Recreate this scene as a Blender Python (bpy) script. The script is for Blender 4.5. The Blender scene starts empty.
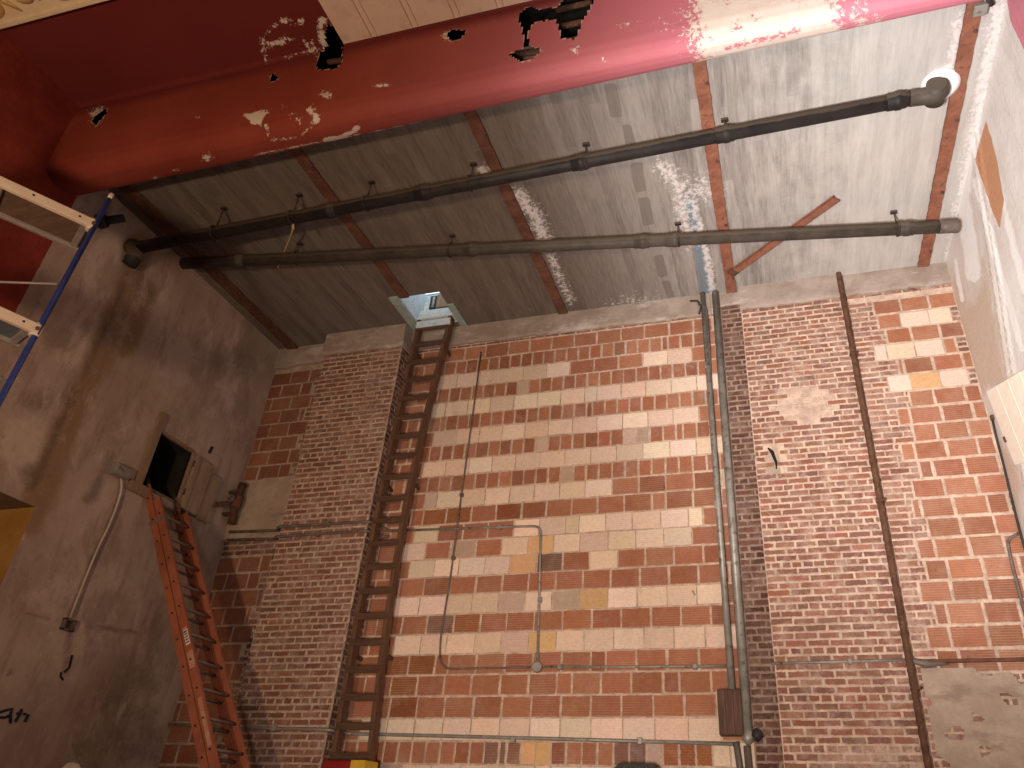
import bpy, bmesh, math, random
import numpy as np
from mathutils import Vector, Matrix
random.seed(7); rng = np.random.default_rng(7)
SC = bpy.context.scene
COL = SC.collection

# ------------------------------------------------------------------ camera
# origin = lens; x right along the back wall, y into the stage, z up; stage floor at z = -0.5
FPX, CX, CY = 739.384, 591.372, 393.635
ROT = np.array([[0.9692481348852904, 0.24443134070526537, 0.028484604655755016],
                [-0.10197047321142073, 0.5042737235127821, -0.8575022066254469],
                [-0.22396445167572263, 0.828227825815748, 0.5136911454658453]])
cam_d = bpy.data.cameras.new('camera'); cam = bpy.data.objects.new('camera', cam_d); COL.objects.link(cam)
cam_d.sensor_width = 36; cam_d.lens = FPX / 1024 * 36
cam_d.shift_x = (512 - CX) / 1024; cam_d.shift_y = (CY - 384) / 1024
cam_d.clip_start = 0.05; cam_d.clip_end = 200
cam.matrix_world = Matrix([[ROT[0][i], -ROT[1][i], -ROT[2][i], 0] for i in range(3)] + [[0, 0, 0, 1]])
SC.camera = cam
# ------------------------------------------------------------------ sky, lamps, exposure
SC.view_settings.view_transform = 'Standard'; SC.view_settings.look = 'None'
SC.view_settings.gamma = 1; SC.view_settings.use_curve_mapping = False
SC.view_settings.exposure = 0.0
SC.cycles.use_denoising = True
SC.cycles.max_bounces = 8; SC.cycles.diffuse_bounces = 5
SC.cycles.sample_clamp_indirect = 6
world = bpy.data.worlds.new('sky'); SC.world = world; world.use_nodes = True
wb = world.node_tree.nodes['Background']; wb.inputs[0].default_value = (0.72, 0.86, 1.0, 1); wb.inputs[1].default_value = 1.6

def lamp(name, kind, loc, target, power, colour, **kw):
    l = bpy.data.lights.new(name, kind); l.energy = power; l.color = colour
    for k, v in kw.items(): setattr(l, k, v)
    o = bpy.data.objects.new(name, l); COL.objects.link(o); o.location = loc
    d = Vector(target) - Vector(loc); o.rotation_euler = d.to_track_quat('-Z', 'Y').to_euler()
    return o
# flood lamps of the works, standing in the auditorium
lamp('flood_lamp_right', 'SPOT', (-0.9, 0.4, -0.2), (2.3, 5.4, 5.0), 3500, (1.0, 0.955, 0.925), spot_size=math.radians(78), spot_blend=1.0, shadow_soft_size=0.35)
lamp('flood_lamp_middle', 'SPOT', (-0.9, 0.3, -0.3), (-0.6, 7.6, 2.7), 1380, (1.0, 0.82, 0.68), spot_size=math.radians(96), spot_blend=1.0, shadow_soft_size=0.3)
lamp('work_lamp_left', 'SPOT', (-3.2, -1.6, 0.2), (-4.6, 4.2, 5.4), 1000, (1.0, 0.68, 0.42), spot_size=math.radians(116), spot_blend=1.0, shadow_soft_size=0.25)

# ------------------------------------------------------------------ pixel <-> world (photo measurements)
def ray(x, y): return ROT.T @ np.array([(x - CX) / FPX, (y - CY) / FPX, 1.0])
def PY(x, y, Y): d = ray(x, y); return d * (Y / d[1])
def PX(x, y, X): d = ray(x, y); return d * (X / d[0])
def PZ(x, y, Z): d = ray(x, y); return d * (Z / d[2])
def proj(P):
    q = np.asarray(P, float) @ ROT.T
    w = np.where(np.abs(q[:, 2]) < 1e-6, 1e-6, q[:, 2])
    return np.stack([FPX * q[:, 0] / w + CX, FPX * q[:, 1] / w + CY], 1)
def seg_dist(p, a, b):
    a = np.array(a, float); b = np.array(b, float); ab = b - a
    t = np.clip(((p - a) @ ab) / (ab @ ab + 1e-9), 0, 1)
    return np.linalg.norm(p - (a + t[:, None] * ab), axis=1)
def poly_in(p, poly):
    ins = np.zeros(len(p), bool); n = len(poly)
    for i in range(n):
        (x0, y0), (x1, y1) = poly[i], poly[(i + 1) % n]
        c = ((y0 > p[:, 1]) != (y1 > p[:, 1]))
        xi = (x1 - x0) * (p[:, 1] - y0) / ((y1 - y0) + 1e-12) + x0
        ins ^= c & (p[:, 0] < xi)
    return ins
def poly_sd(p, poly):
    d = np.full(len(p), 1e9)
    for i in range(len(poly)): d = np.minimum(d, seg_dist(p, poly[i], poly[(i + 1) % len(poly)]))
    return np.where(poly_in(p, poly), d, -d)
def paint(V, blobs):
    """wear marks measured on the photo, put on the surface they belong to: 0..1 per vertex"""
    p = proj(V); out = np.zeros(len(V))
    for b in blobs:
        kind, geo, size, amt = b
        if kind == 'line':
            d = np.full(len(V), 1e9)
            for i in range(len(geo) - 1): d = np.minimum(d, seg_dist(p, geo[i], geo[i + 1]))
            v = amt * np.clip(1 - d / (2 * size), 0, 1)
        elif kind == 'dot':
            r = geo[2:] if len(geo) > 3 else (geo[2], geo[2])
            d = np.hypot((p[:, 0] - geo[0]) / r[0], (p[:, 1] - geo[1]) / r[1])
            v = amt * np.clip(1 - d / 2, 0, 1)
        else:
            v = amt * np.clip(0.5 + poly_sd(p, geo) / (2 * size), 0, 1)
        out = np.maximum(out, v)
    return out

# ------------------------------------------------------------------ materials
class Mat:
    def __init__(s, name, rough=0.8, metal=0.0, spec=0.3):
        s.m = bpy.data.materials.new(name); s.m.use_nodes = True; s.t = s.m.node_tree
        s.b = s.t.nodes['Principled BSDF']
        s.b.inputs['Roughness'].default_value = rough; s.b.inputs['Metallic'].default_value = metal
        s.b.inputs['Specular IOR Level'].default_value = spec
        s._p = None
    def node(s, typ, ins=None, **props):
        n = s.t.nodes.new(typ)
        for k, v in props.items(): setattr(n, k, v)
        for k, v in (ins or {}).items(): s.put(n.inputs[k], v)
        return n
    def put(s, sock, v):
        if isinstance(v, bpy.types.NodeSocket): s.t.links.new(v, sock)
        elif isinstance(v, (tuple, list)) and len(v) == 3 and sock.type == 'RGBA': sock.default_value = (*v, 1)
        else: sock.default_value = v
    def pos(s, scale=(1, 1, 1), world=True):
        g = s.node('ShaderNodeNewGeometry').outputs['Position'] if world else s.node('ShaderNodeTexCoord').outputs['Object']
        if scale == (1, 1, 1): return g
        return s.node('ShaderNodeVectorMath', {0: g, 1: scale}, operation='MULTIPLY').outputs[0]
    def noise(s, scale, detail=4, rough=0.55, vec=None, dist=0.0):
        n = s.node('ShaderNodeTexNoise', {'Scale': scale, 'Detail': detail, 'Roughness': rough, 'Distortion': dist, 'Vector': vec if vec is not None else s.pos()})
        return n.outputs['Fac']
    def math(s, op, a, b=0.0, c=0.0, clamp=False):
        return s.node('ShaderNodeMath', {0: a, 1: b, 2: c}, operation=op, use_clamp=clamp).outputs[0]
    def step(s, v, lo, hi):
        return s.node('ShaderNodeMapRange', {'Value': v, 'From Min': lo, 'From Max': hi}, interpolation_type='SMOOTHSTEP').outputs[0]
    def mix(s, f, a, b, blend='MIX'):
        n = s.node('ShaderNodeMix', data_type='RGBA', blend_type=blend)
        s.put(n.inputs[0], f); s.put(n.inputs[6], a); s.put(n.inputs[7], b)
        return n.outputs[2]
    def attr(s, name, out='Fac'): return s.node('ShaderNodeAttribute', attribute_name=name).outputs[out]
    def edge(s, a, n, k=0.8, w=0.05):   # ragged threshold of a painted wear mark
        v = s.math('ADD', a, s.math('MULTIPLY', s.math('SUBTRACT', n, 0.5), k))
        return s.step(v, 0.5 - w, 0.5 + w)
    def bump(s, h, strength=0.3, dist=0.02):
        n = s.node('ShaderNodeBump', {'Height': h, 'Strength': strength, 'Distance': dist})
        s.t.links.new(n.outputs[0], s.b.inputs['Normal'])
    def color(s, c): s.put(s.b.inputs['Base Color'], c); return s
    def rough(s, c): s.put(s.b.inputs['Roughness'], c); return s

def two_tone(name, a, b, scale=6, rough=0.7, metal=0.0, bump=0.15, stretch=(1, 1, 1), c=None, spec=0.3, dist=0.01, world=False):
    m = Mat(name, rough, metal, spec); v = m.pos(stretch, world)
    n = m.noise(scale, 6, 0.65, v); col = m.mix(m.step(n, 0.35, 0.65), a, b)
    if c: col = m.mix(m.step(m.noise(scale * 2.7, 5, 0.6, v), 0.55, 0.68), col, c)
    m.color(col); m.bump(m.noise(scale * 5, 5, 0.7, v), bump, dist)
    return m.m

# masonry: colour, edge, smear and rib come from each brick's own attributes
def masonry():
    m = Mat('masonry', 0.9, 0, 0.15)
    tint = m.attr('tint', 'Color'); e = m.attr('edge'); sm = m.attr('smear'); rib = m.attr('rib')
    fine = m.noise(38, 5, 0.7); mid = m.noise(9, 5, 0.65); big = m.noise(1.3, 4, 0.6)
    face = m.mix(m.math('MULTIPLY', m.step(fine, 0.3, 0.75), 0.45), tint, m.mix(1.0, tint, (0.62, 0.58, 0.55), 'MULTIPLY'))
    face = m.mix(m.math('MULTIPLY', m.step(mid, 0.45, 0.75), 0.35), face, m.mix(1.0, face, (1.25, 1.1, 1.0), 'MULTIPLY'))
    z = m.node('ShaderNodeSeparateXYZ', {0: m.pos()}).outputs[2]
    w = m.math('SINE', m.math('MULTIPLY', z, 2 * math.pi / 0.0235))
    line = m.math('MULTIPLY', m.math('MULTIPLY', m.step(w, 0.55, 0.95), rib), m.step(m.noise(2.2, 3), 0.40, 0.62))
    face = m.mix(m.math('MULTIPLY', line, 0.35), face, (0.62, 0.42, 0.30))
    mort = m.mix(m.step(m.noise(14, 5, 0.65), 0.3, 0.7), (0.46, 0.335, 0.26), (0.68, 0.53, 0.43))
    mort = m.mix(m.math('MULTIPLY', m.step(m.noise(3.1, 5, 0.65), 0.52, 0.72), 0.5), mort, (0.33, 0.26, 0.22))
    rag = m.math('ADD', m.math('MULTIPLY', m.noise(16, 4, 0.7), 0.5), m.math('MULTIPLY', m.noise(48, 4, 0.75), 0.5))
    f = m.math('ADD', e, m.math('MULTIPLY', m.math('SUBTRACT', rag, 0.5), m.math('SUBTRACT', 2.8, m.math('MULTIPLY', rib, 1.2))))
    f = m.step(f, 0.40, 0.68)
    wash = m.math('MULTIPLY', m.step(m.math('ADD', m.noise(6, 6, 0.75), m.math('MULTIPLY', sm, 0.16)), 0.46, 0.72), m.math('SUBTRACT', 0.42, m.math('MULTIPLY', rib, 0.30)))
    face = m.mix(wash, face, (0.60, 0.47, 0.40))
    s2 = m.math('ADD', m.math('MULTIPLY', sm, 0.62), m.math('MULTIPLY', m.math('SUBTRACT', m.noise(17, 6, 0.72), 0.5), 1.3))
    s2 = m.math('ADD', s2, m.math('MULTIPLY', m.math('SUBTRACT', big, 0.5), 0.9))
    s2 = m.math('SUBTRACT', s2, m.math('MULTIPLY', rib, 0.22))
    f2 = m.math('MULTIPLY', m.step(s2, 0.42, 0.68), 0.8)
    col = m.mix(m.math('MAXIMUM', f, f2), face, mort)
    soot = m.step(m.noise(0.9, 6, 0.7, m.pos((1.2, 1, 0.55))), 0.56, 0.75)
    col = m.mix(m.math('MULTIPLY', soot, 0.35), col, m.mix(1.0, col, (0.55, 0.5, 0.48), 'MULTIPLY'))
    chip = m.math('MULTIPLY', m.step(m.noise(7.5, 4, 0.6), 0.70, 0.74), m.step(rib, 0.5, 0.7))
    col = m.mix(m.math('MULTIPLY', chip, 0.7), col, (0.10, 0.065, 0.05))
    col = m.mix(m.math('MULTIPLY', m.attr('dirt'), m.math('ADD', 0.55, m.math('MULTIPLY', mid, 0.8)), clamp=True), col, m.mix(1.0, col, (0.36, 0.31, 0.31), 'MULTIPLY'))  # dirt on the brick strip, painted shade on the left pilaster
    m.color(col)
    m.bump(m.math('ADD', m.math('MULTIPLY', fine, 0.7), m.math('MULTIPLY', w, m.math('MULTIPLY', rib, -0.25))), 0.35, 0.012)
    return m.m
MASON = masonry()

def left_plaster():
    m = Mat('old_plaster', 0.9, 0, 0.15)
    n1 = m.noise(0.9, 6, 0.6); n2 = m.noise(4, 7, 0.68); n3 = m.noise(18, 5, 0.7); dr = m.noise(2.2, 6, 0.66, m.pos((1, 2.4, 0.32)), 0.6)
    col = m.mix(m.step(n1, 0.35, 0.65), (0.365, 0.265, 0.215), (0.455, 0.345, 0.295))
    col = m.mix(m.math('MULTIPLY', m.step(dr, 0.48, 0.70), 0.55), col, (0.23, 0.155, 0.112))
    col = m.mix(m.math('MULTIPLY', m.edge(m.attr('pale'), n2, 1.6, 0.22), 0.75), col, (0.55, 0.43, 0.375))
    col = m.mix(m.math('MULTIPLY', m.edge(m.attr('ochre'), n2, 0.7, 0.2), 0.75), col, (0.23, 0.135, 0.065))
    col = m.mix(m.math('MULTIPLY', m.edge(m.attr('dark'), n2, 1.6, 0.3), 0.65), col, (0.13, 0.083, 0.062))
    col = m.mix(m.math('MULTIPLY', m.edge(m.attr('white'), m.noise(13, 8, 0.8, m.pos((1, 1, 0.35))), 2.4, 0.25), 0.6), col, (0.56, 0.455, 0.40))
    col = m.mix(m.math('MULTIPLY', m.step(n3, 0.60, 0.72), 0.35), col, (0.15, 0.10, 0.08))
    n4 = m.noise(1.9, 8, 0.72, m.pos((1, 1.3, 0.6)), 0.4)
    col = m.mix(m.math('MULTIPLY', m.step(n4, 0.50, 0.60), 0.50), col, (0.25, 0.175, 0.14))
    col = m.mix(m.math('MULTIPLY', m.step(m.noise(2.6, 8, 0.75), 0.56, 0.66), 0.35), col, (0.54, 0.43, 0.375))
    red = m.mix(m.step(n2, 0.35, 0.7), (0.19, 0.028, 0.018), (0.25, 0.042, 0.027))
    col = m.mix(m.edge(m.attr('red'), m.noise(12, 4), 0.25, 0.03), col, red)
    m.color(col); m.bump(m.math('ADD', m.math('MULTIPLY', n2, 0.8), m.math('MULTIPLY', n3, 0.4)), 0.4, 0.03)
    return m.m
def right_plaster():
    m = Mat('white_plaster', 0.85, 0, 0.2)
    n1 = m.noise(1.1, 6, 0.6); n2 = m.noise(5, 7, 0.68); n3 = m.noise(20, 5, 0.7)
    col = m.mix(m.step(n1, 0.35, 0.65), (0.72, 0.68, 0.655), (0.82, 0.80, 0.785))
    col = m.mix(m.math('MULTIPLY', m.step(m.noise(2.5, 6, 0.7, m.pos((1, 2, 0.4))), 0.5, 0.7), 0.4), col, (0.55, 0.48, 0.43))
    col = m.mix(m.math('MULTIPLY', m.edge(m.attr('tan'), n2, 0.6, 0.2), 0.8), col, (0.60, 0.47, 0.37))
    col = m.mix(m.edge(m.attr('white'), n2, 0.8, 0.1), col, (0.92, 0.92, 0.92))
    col = m.mix(m.edge(m.attr('clay'), n2, 0.4, 0.04), col, m.mix(n3, (0.52, 0.24, 0.13), (0.62, 0.36, 0.22)))
    col = m.mix(m.edge(m.attr('pink'), m.noise(8, 5), 0.3, 0.03), col, m.mix(n2, (0.58, 0.17, 0.24), (0.72, 0.30, 0.36)))
    m.color(col); m.bump(m.math('ADD', n2, m.math('MULTIPLY', n3, 0.4)), 0.35, 0.03)
    return m.m
def ceiling_mat():
    m = Mat('board_formed_concrete', 0.9, 0, 0.15)
    x = m.node('ShaderNodeSeparateXYZ', {0: m.pos()})
    bi = m.math('FLOOR', m.math('ADD', m.math('MULTIPLY', x.outputs[0], 8.7), m.math('MULTIPLY', m.noise(0.6, 2), 1.2)))
    yj = m.math('FLOOR', m.math('ADD', m.math('MULTIPLY', x.outputs[1], 0.24), m.math('MULTIPLY', bi, 0.37)))
    bv = m.node('ShaderNodeTexWhiteNoise', {'Vector': m.node('ShaderNodeCombineXYZ', {0: bi, 1: yj}).outputs[0]}, noise_dimensions='3D').outputs['Value']
    st = m.noise(3.0, 6, 0.68, m.pos((3.2, 0.42, 1)), 0.3); st2 = m.noise(9, 6, 0.7, m.pos((3.5, 0.35, 1))); n2 = m.noise(4, 6, 0.7); fine = m.noise(30, 4, 0.7)
    st3 = m.noise(22, 5, 0.7, m.pos((3.0, 0.16, 1)))
    v = m.math('ADD', m.math('MULTIPLY', bv, 0.17), m.math('ADD', m.math('MULTIPLY', st, 0.62), m.math('ADD', m.math('MULTIPLY', st2, 0.42), m.math('MULTIPLY', st3, 0.28))))
    col = m.mix(m.step(v, 0.45, 1.02), (0.15, 0.13, 0.118), (0.42, 0.39, 0.37))
    col = m.mix(m.math('MULTIPLY', m.edge(m.attr('clean_lit'), n2, 0.8, 0.4), 0.62), col, m.mix(st, (0.47, 0.45, 0.43), (0.68, 0.67, 0.65)))
    col = m.mix(m.math('MULTIPLY', m.edge(m.attr('grime_falloff'), st, 0.9, 0.4), 0.72), col, m.mix(st2, (0.065, 0.045, 0.035), (0.15, 0.112, 0.09)))
    col = m.mix(m.math('MULTIPLY', m.edge(m.attr('patch'), n2, 0.3, 0.06), 0.65), col, (0.155, 0.13, 0.115))
    col = m.mix(m.math('MULTIPLY', m.edge(m.attr('blue'), n2, 0.5, 0.1), 0.8), col, (0.16, 0.215, 0.26))
    col = m.mix(m.math('MULTIPLY', m.edge(m.attr('salt'), m.noise(20, 8, 0.8), 2.6, 0.2), 0.75), col, (0.74, 0.70, 0.70))
    col = m.mix(m.edge(m.attr('rust'), n2, 0.5, 0.1), col, (0.42, 0.13, 0.03))
    m.color(col); m.bump(m.math('ADD', m.math('MULTIPLY', bv, 0.6), m.math('ADD', st2, m.math('MULTIPLY', fine, 0.3))), 0.35, 0.02)
    return m.m
def header_paint():
    m = Mat('peeling_red_paint', 0.7, 0, 0.2)
    n1 = m.noise(1.2, 5, 0.6); n2 = m.noise(7, 8, 0.75); n3 = m.noise(30, 5, 0.75)
    col = m.mix(m.step(n1, 0.3, 0.7), (0.255, 0.047, 0.030), (0.32, 0.068, 0.046))
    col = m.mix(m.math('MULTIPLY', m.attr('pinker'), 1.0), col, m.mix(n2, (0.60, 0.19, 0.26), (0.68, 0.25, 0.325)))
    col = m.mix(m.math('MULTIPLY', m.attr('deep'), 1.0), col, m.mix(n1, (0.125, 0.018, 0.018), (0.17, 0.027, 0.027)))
    col = m.mix(m.math('MULTIPLY', m.step(n2, 0.55, 0.75), 0.25), col, m.mix(1.0, col, (0.7, 0.6, 0.6), 'MULTIPLY'))
    pl = m.mix(n2, (0.62, 0.50, 0.42), (0.80, 0.74, 0.70))
    pk = m.edge(m.attr('peel'), m.math('ADD', m.math('MULTIPLY', m.noise(7, 6, 0.8), 0.4), m.math('MULTIPLY', m.noise(26, 6, 0.8), 0.6)), 2.4, 0.04)
    pk = m.math('MULTIPLY', pk, m.math('SUBTRACT', 1.0, m.edge(m.attr('keep'), m.noise(22, 7, 0.8), 2.2, 0.05)))
    col = m.mix(pk, col, pl)
    col = m.mix(m.step(m.noise(11, 8, 0.8), 0.735, 0.75), col, pl)
    col = m.mix(m.edge(m.attr('raw'), n3, 0.8, 0.15), col, (0.55, 0.45, 0.39))
    m.color(col); m.bump(m.math('ADD', m.math('MULTIPLY', pk, -0.8), m.math('MULTIPLY', n1, 0.6)), 0.3, 0.012)
    return m.m
def iron_mat(name, a, b, lit_side):
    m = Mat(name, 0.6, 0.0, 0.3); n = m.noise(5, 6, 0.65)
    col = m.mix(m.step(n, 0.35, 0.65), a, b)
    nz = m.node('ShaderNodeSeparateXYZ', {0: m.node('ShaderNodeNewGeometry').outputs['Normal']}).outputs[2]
    d = m.step(m.math('ADD', nz, m.math('MULTIPLY', m.math('SUBTRACT', n, 0.5), 0.5)), -0.42, -0.25)  # warm light on the pipe's upper side, mixed into the colour by normal
    m.color(m.mix(m.math('MULTIPLY', d, 0.85), col, lit_side)); m.bump(m.noise(25, 5, 0.7), 0.25, 0.01); return m.m
def plaster_patch_mat(name, a, b, c):
    m = Mat(name, 0.9, 0, 0.15); n = m.noise(3, 7, 0.7); f = m.noise(22, 5, 0.7)
    col = m.mix(m.step(n, 0.35, 0.65), a, b); col = m.mix(m.math('MULTIPLY', m.step(m.noise(1.7, 6, 0.7, m.pos((1, 1, 2.2))), 0.52, 0.68), 0.8), col, c)
    m.color(col); m.bump(m.math('ADD', n, m.math('MULTIPLY', f, 0.5)), 0.5, 0.03); return m.m
M = {
    'left': left_plaster(), 'right': right_plaster(), 'ceiling': ceiling_mat(), 'header': header_paint(),
    'band': plaster_patch_mat('concrete_band', (0.30, 0.235, 0.195), (0.40, 0.33, 0.285), (0.56, 0.50, 0.47)),
    'patch': plaster_patch_mat('cement_patch', (0.36, 0.27, 0.215), (0.46, 0.36, 0.285), (0.26, 0.19, 0.15)),
    'rust': two_tone('rusty_steel', (0.10, 0.042, 0.028), (0.165, 0.072, 0.047), 7, 0.85, 0.0, 0.4, c=(0.10, 0.05, 0.035)),
    'rust_red': two_tone('red_rusty_bar', (0.20, 0.078, 0.048), (0.28, 0.115, 0.072), 8, 0.8, 0.0, 0.3, c=(0.15, 0.06, 0.04)),
    'rust_dark': two_tone('dark_rust', (0.075, 0.034, 0.02), (0.13, 0.06, 0.036), 14, 0.85, 0.0, 0.5, c=(0.20, 0.10, 0.06)),
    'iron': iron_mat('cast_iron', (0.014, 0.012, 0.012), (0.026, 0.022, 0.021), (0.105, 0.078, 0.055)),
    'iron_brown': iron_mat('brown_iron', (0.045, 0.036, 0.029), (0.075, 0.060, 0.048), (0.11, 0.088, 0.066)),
    'conduit': two_tone('galvanised_conduit', (0.24, 0.23, 0.205), (0.34, 0.33, 0.30), 6, 0.5, 0.35, 0.1, c=(0.17, 0.13, 0.10), spec=0.5),
    'conduit_dark': two_tone('grimy_conduit', (0.13, 0.10, 0.085), (0.20, 0.165, 0.145), 6, 0.6, 0.2, 0.1, c=(0.09, 0.06, 0.05)),
    'conduit_pale': two_tone('pale_conduit', (0.46, 0.38, 0.335), (0.55, 0.47, 0.42), 6, 0.6, 0.0, 0.1),
    'cable': two_tone('black_cable', (0.03, 0.027, 0.025), (0.05, 0.045, 0.04), 8, 0.6, 0, 0.1),
    'old_wood': two_tone('old_brown_wood', (0.10, 0.050, 0.029), (0.16, 0.082, 0.046), 5, 0.75, 0, 0.4, (6, 6, 0.7), c=(0.09, 0.045, 0.028)),
    'rung_wood': two_tone('dark_rung_wood', (0.075, 0.038, 0.024), (0.115, 0.06, 0.037), 5, 0.8, 0, 0.4, (0.7, 6, 6), c=(0.07, 0.04, 0.025)),
    'box_wood': two_tone('weathered_box_wood', (0.085, 0.045, 0.033), (0.15, 0.085, 0.063), 5, 0.8, 0, 0.5, (7, 7, 0.6), c=(0.06, 0.035, 0.026)),
    'door_wood': two_tone('drab_painted_wood', (0.27, 0.19, 0.14), (0.34, 0.25, 0.185), 3, 0.75, 0, 0.2, (4, 4, 0.8), c=(0.26, 0.175, 0.12)),
    'frame_wood': two_tone('raw_frame_wood', (0.22, 0.145, 0.095), (0.29, 0.195, 0.13), 4, 0.8, 0, 0.3, (4, 4, 0.6), c=(0.20, 0.12, 0.075)),
    'orange': two_tone('orange_fibreglass', (0.30, 0.092, 0.050), (0.36, 0.118, 0.064), 5, 0.55, 0, 0.1, c=(0.36, 0.13, 0.08), spec=0.3),
    'scuff': two_tone('scuffed_fibreglass', (0.44, 0.21, 0.14), (0.52, 0.29, 0.21), 9, 0.7, 0, 0.1, c=(0.52, 0.15, 0.07)),
    'alu': two_tone('dull_aluminium', (0.21, 0.16, 0.135), (0.28, 0.22, 0.19), 9, 0.5, 0.5, 0.1, spec=0.5),
    'black': two_tone('black_fitting', (0.022, 0.02, 0.019), (0.04, 0.036, 0.033), 9, 0.6, 0, 0.1),
    'void': two_tone('shaded_interior', (0.012, 0.010, 0.009), (0.02, 0.017, 0.015), 4, 0.95, 0, 0.1),  # near-black colour stands for the shade inside openings and holes
    'blue': two_tone('blue_enamel_tube', (0.02, 0.04, 0.20), (0.03, 0.055, 0.26), 8, 0.4, 0, 0.05, c=(0.02, 0.03, 0.16), spec=0.5),
    'rail': two_tone('cream_deck_rail', (0.68, 0.55, 0.44), (0.76, 0.64, 0.52), 7, 0.55, 0, 0.05),
    'rail_grey': two_tone('grey_deck_rail', (0.30, 0.27, 0.25), (0.38, 0.34, 0.31), 7, 0.55, 0.3, 0.05),
    'ply': two_tone('brown_deck_plywood', (0.12, 0.075, 0.053), (0.17, 0.105, 0.076), 4, 0.8, 0, 0.1, (1, 5, 1)),
    'deck_blue': two_tone('blue_grey_deck', (0.10, 0.125, 0.16), (0.16, 0.18, 0.22), 5, 0.6, 0.2, 0.1, (1, 5, 1)),
    'hatch_white': two_tone('grey_hatch_paint', (0.50, 0.57, 0.60), (0.62, 0.68, 0.70), 8, 0.6, 0, 0.2, c=(0.38, 0.46, 0.46)),
    'hatch_green': two_tone('green_grey_trim', (0.27, 0.33, 0.32), (0.36, 0.43, 0.41), 8, 0.7, 0, 0.2, c=(0.22, 0.36, 0.27)),
    'flange': two_tone('white_drain_flange', (0.70, 0.72, 0.74), (0.80, 0.81, 0.82), 8, 0.6, 0, 0.1),
    'pale_wood': two_tone('bare_pine', (0.90, 0.80, 0.67), (0.93, 0.86, 0.76), 3, 0.65, 0, 0.1, (1, 1.2, 8), c=(0.84, 0.70, 0.54)),
    'wood_edge': two_tone('pine_edge', (0.52, 0.33, 0.20), (0.60, 0.40, 0.26), 6, 0.7, 0, 0.1),
    'cream': two_tone('cream_plaster', (0.66, 0.50, 0.41), (0.72, 0.56, 0.465), 2, 0.7, 0, 0.08, c=(0.60, 0.44, 0.36)),
    'gold': two_tone('gilt_plaster', (0.55, 0.36, 0.13), (0.66, 0.46, 0.20), 12, 0.45, 0.15, 0.1),
    'ivory': two_tone('ivory_plaster', (0.80, 0.66, 0.44), (0.86, 0.74, 0.54), 12, 0.6, 0, 0.1),
    'ochre': two_tone('ochre_paint', (0.33, 0.175, 0.04), (0.40, 0.22, 0.06), 4, 0.8, 0, 0.2),
    'lintel': two_tone('brown_lintel', (0.14, 0.075, 0.04), (0.19, 0.11, 0.06), 5, 0.8, 0, 0.2),
    'red_paint': two_tone('red_enamel', (0.22, 0.010, 0.009), (0.27, 0.016, 0.012), 7, 0.5, 0, 0.05),
    'yellow': two_tone('yellow_enamel', (0.60, 0.36, 0.03), (0.66, 0.42, 0.05), 7, 0.5, 0, 0.05),
    'canvas': two_tone('pale_canvas', (0.42, 0.38, 0.33), (0.55, 0.50, 0.44), 5, 0.9, 0, 0.3),
    'ink': two_tone('dark_blue_ink', (0.012, 0.014, 0.03), (0.02, 0.022, 0.05), 5, 0.7, 0, 0.05),
    'label_white': two_tone('label_white', (0.68, 0.64, 0.60), (0.74, 0.70, 0.66), 7, 0.6, 0, 0.02),
    'label_red': two_tone('label_red', (0.60, 0.16, 0.11), (0.66, 0.22, 0.17), 7, 0.6, 0, 0.02),
    'plain': two_tone('drab_wall', (0.30, 0.22, 0.18), (0.36, 0.27, 0.22), 1.5, 0.9, 0, 0.1, world=True),
    'boards': two_tone('stage_boards', (0.13, 0.085, 0.055), (0.20, 0.13, 0.085), 3, 0.7, 0, 0.3, (6, 0.6, 1), world=True),
    'glass': None,
}

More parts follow.
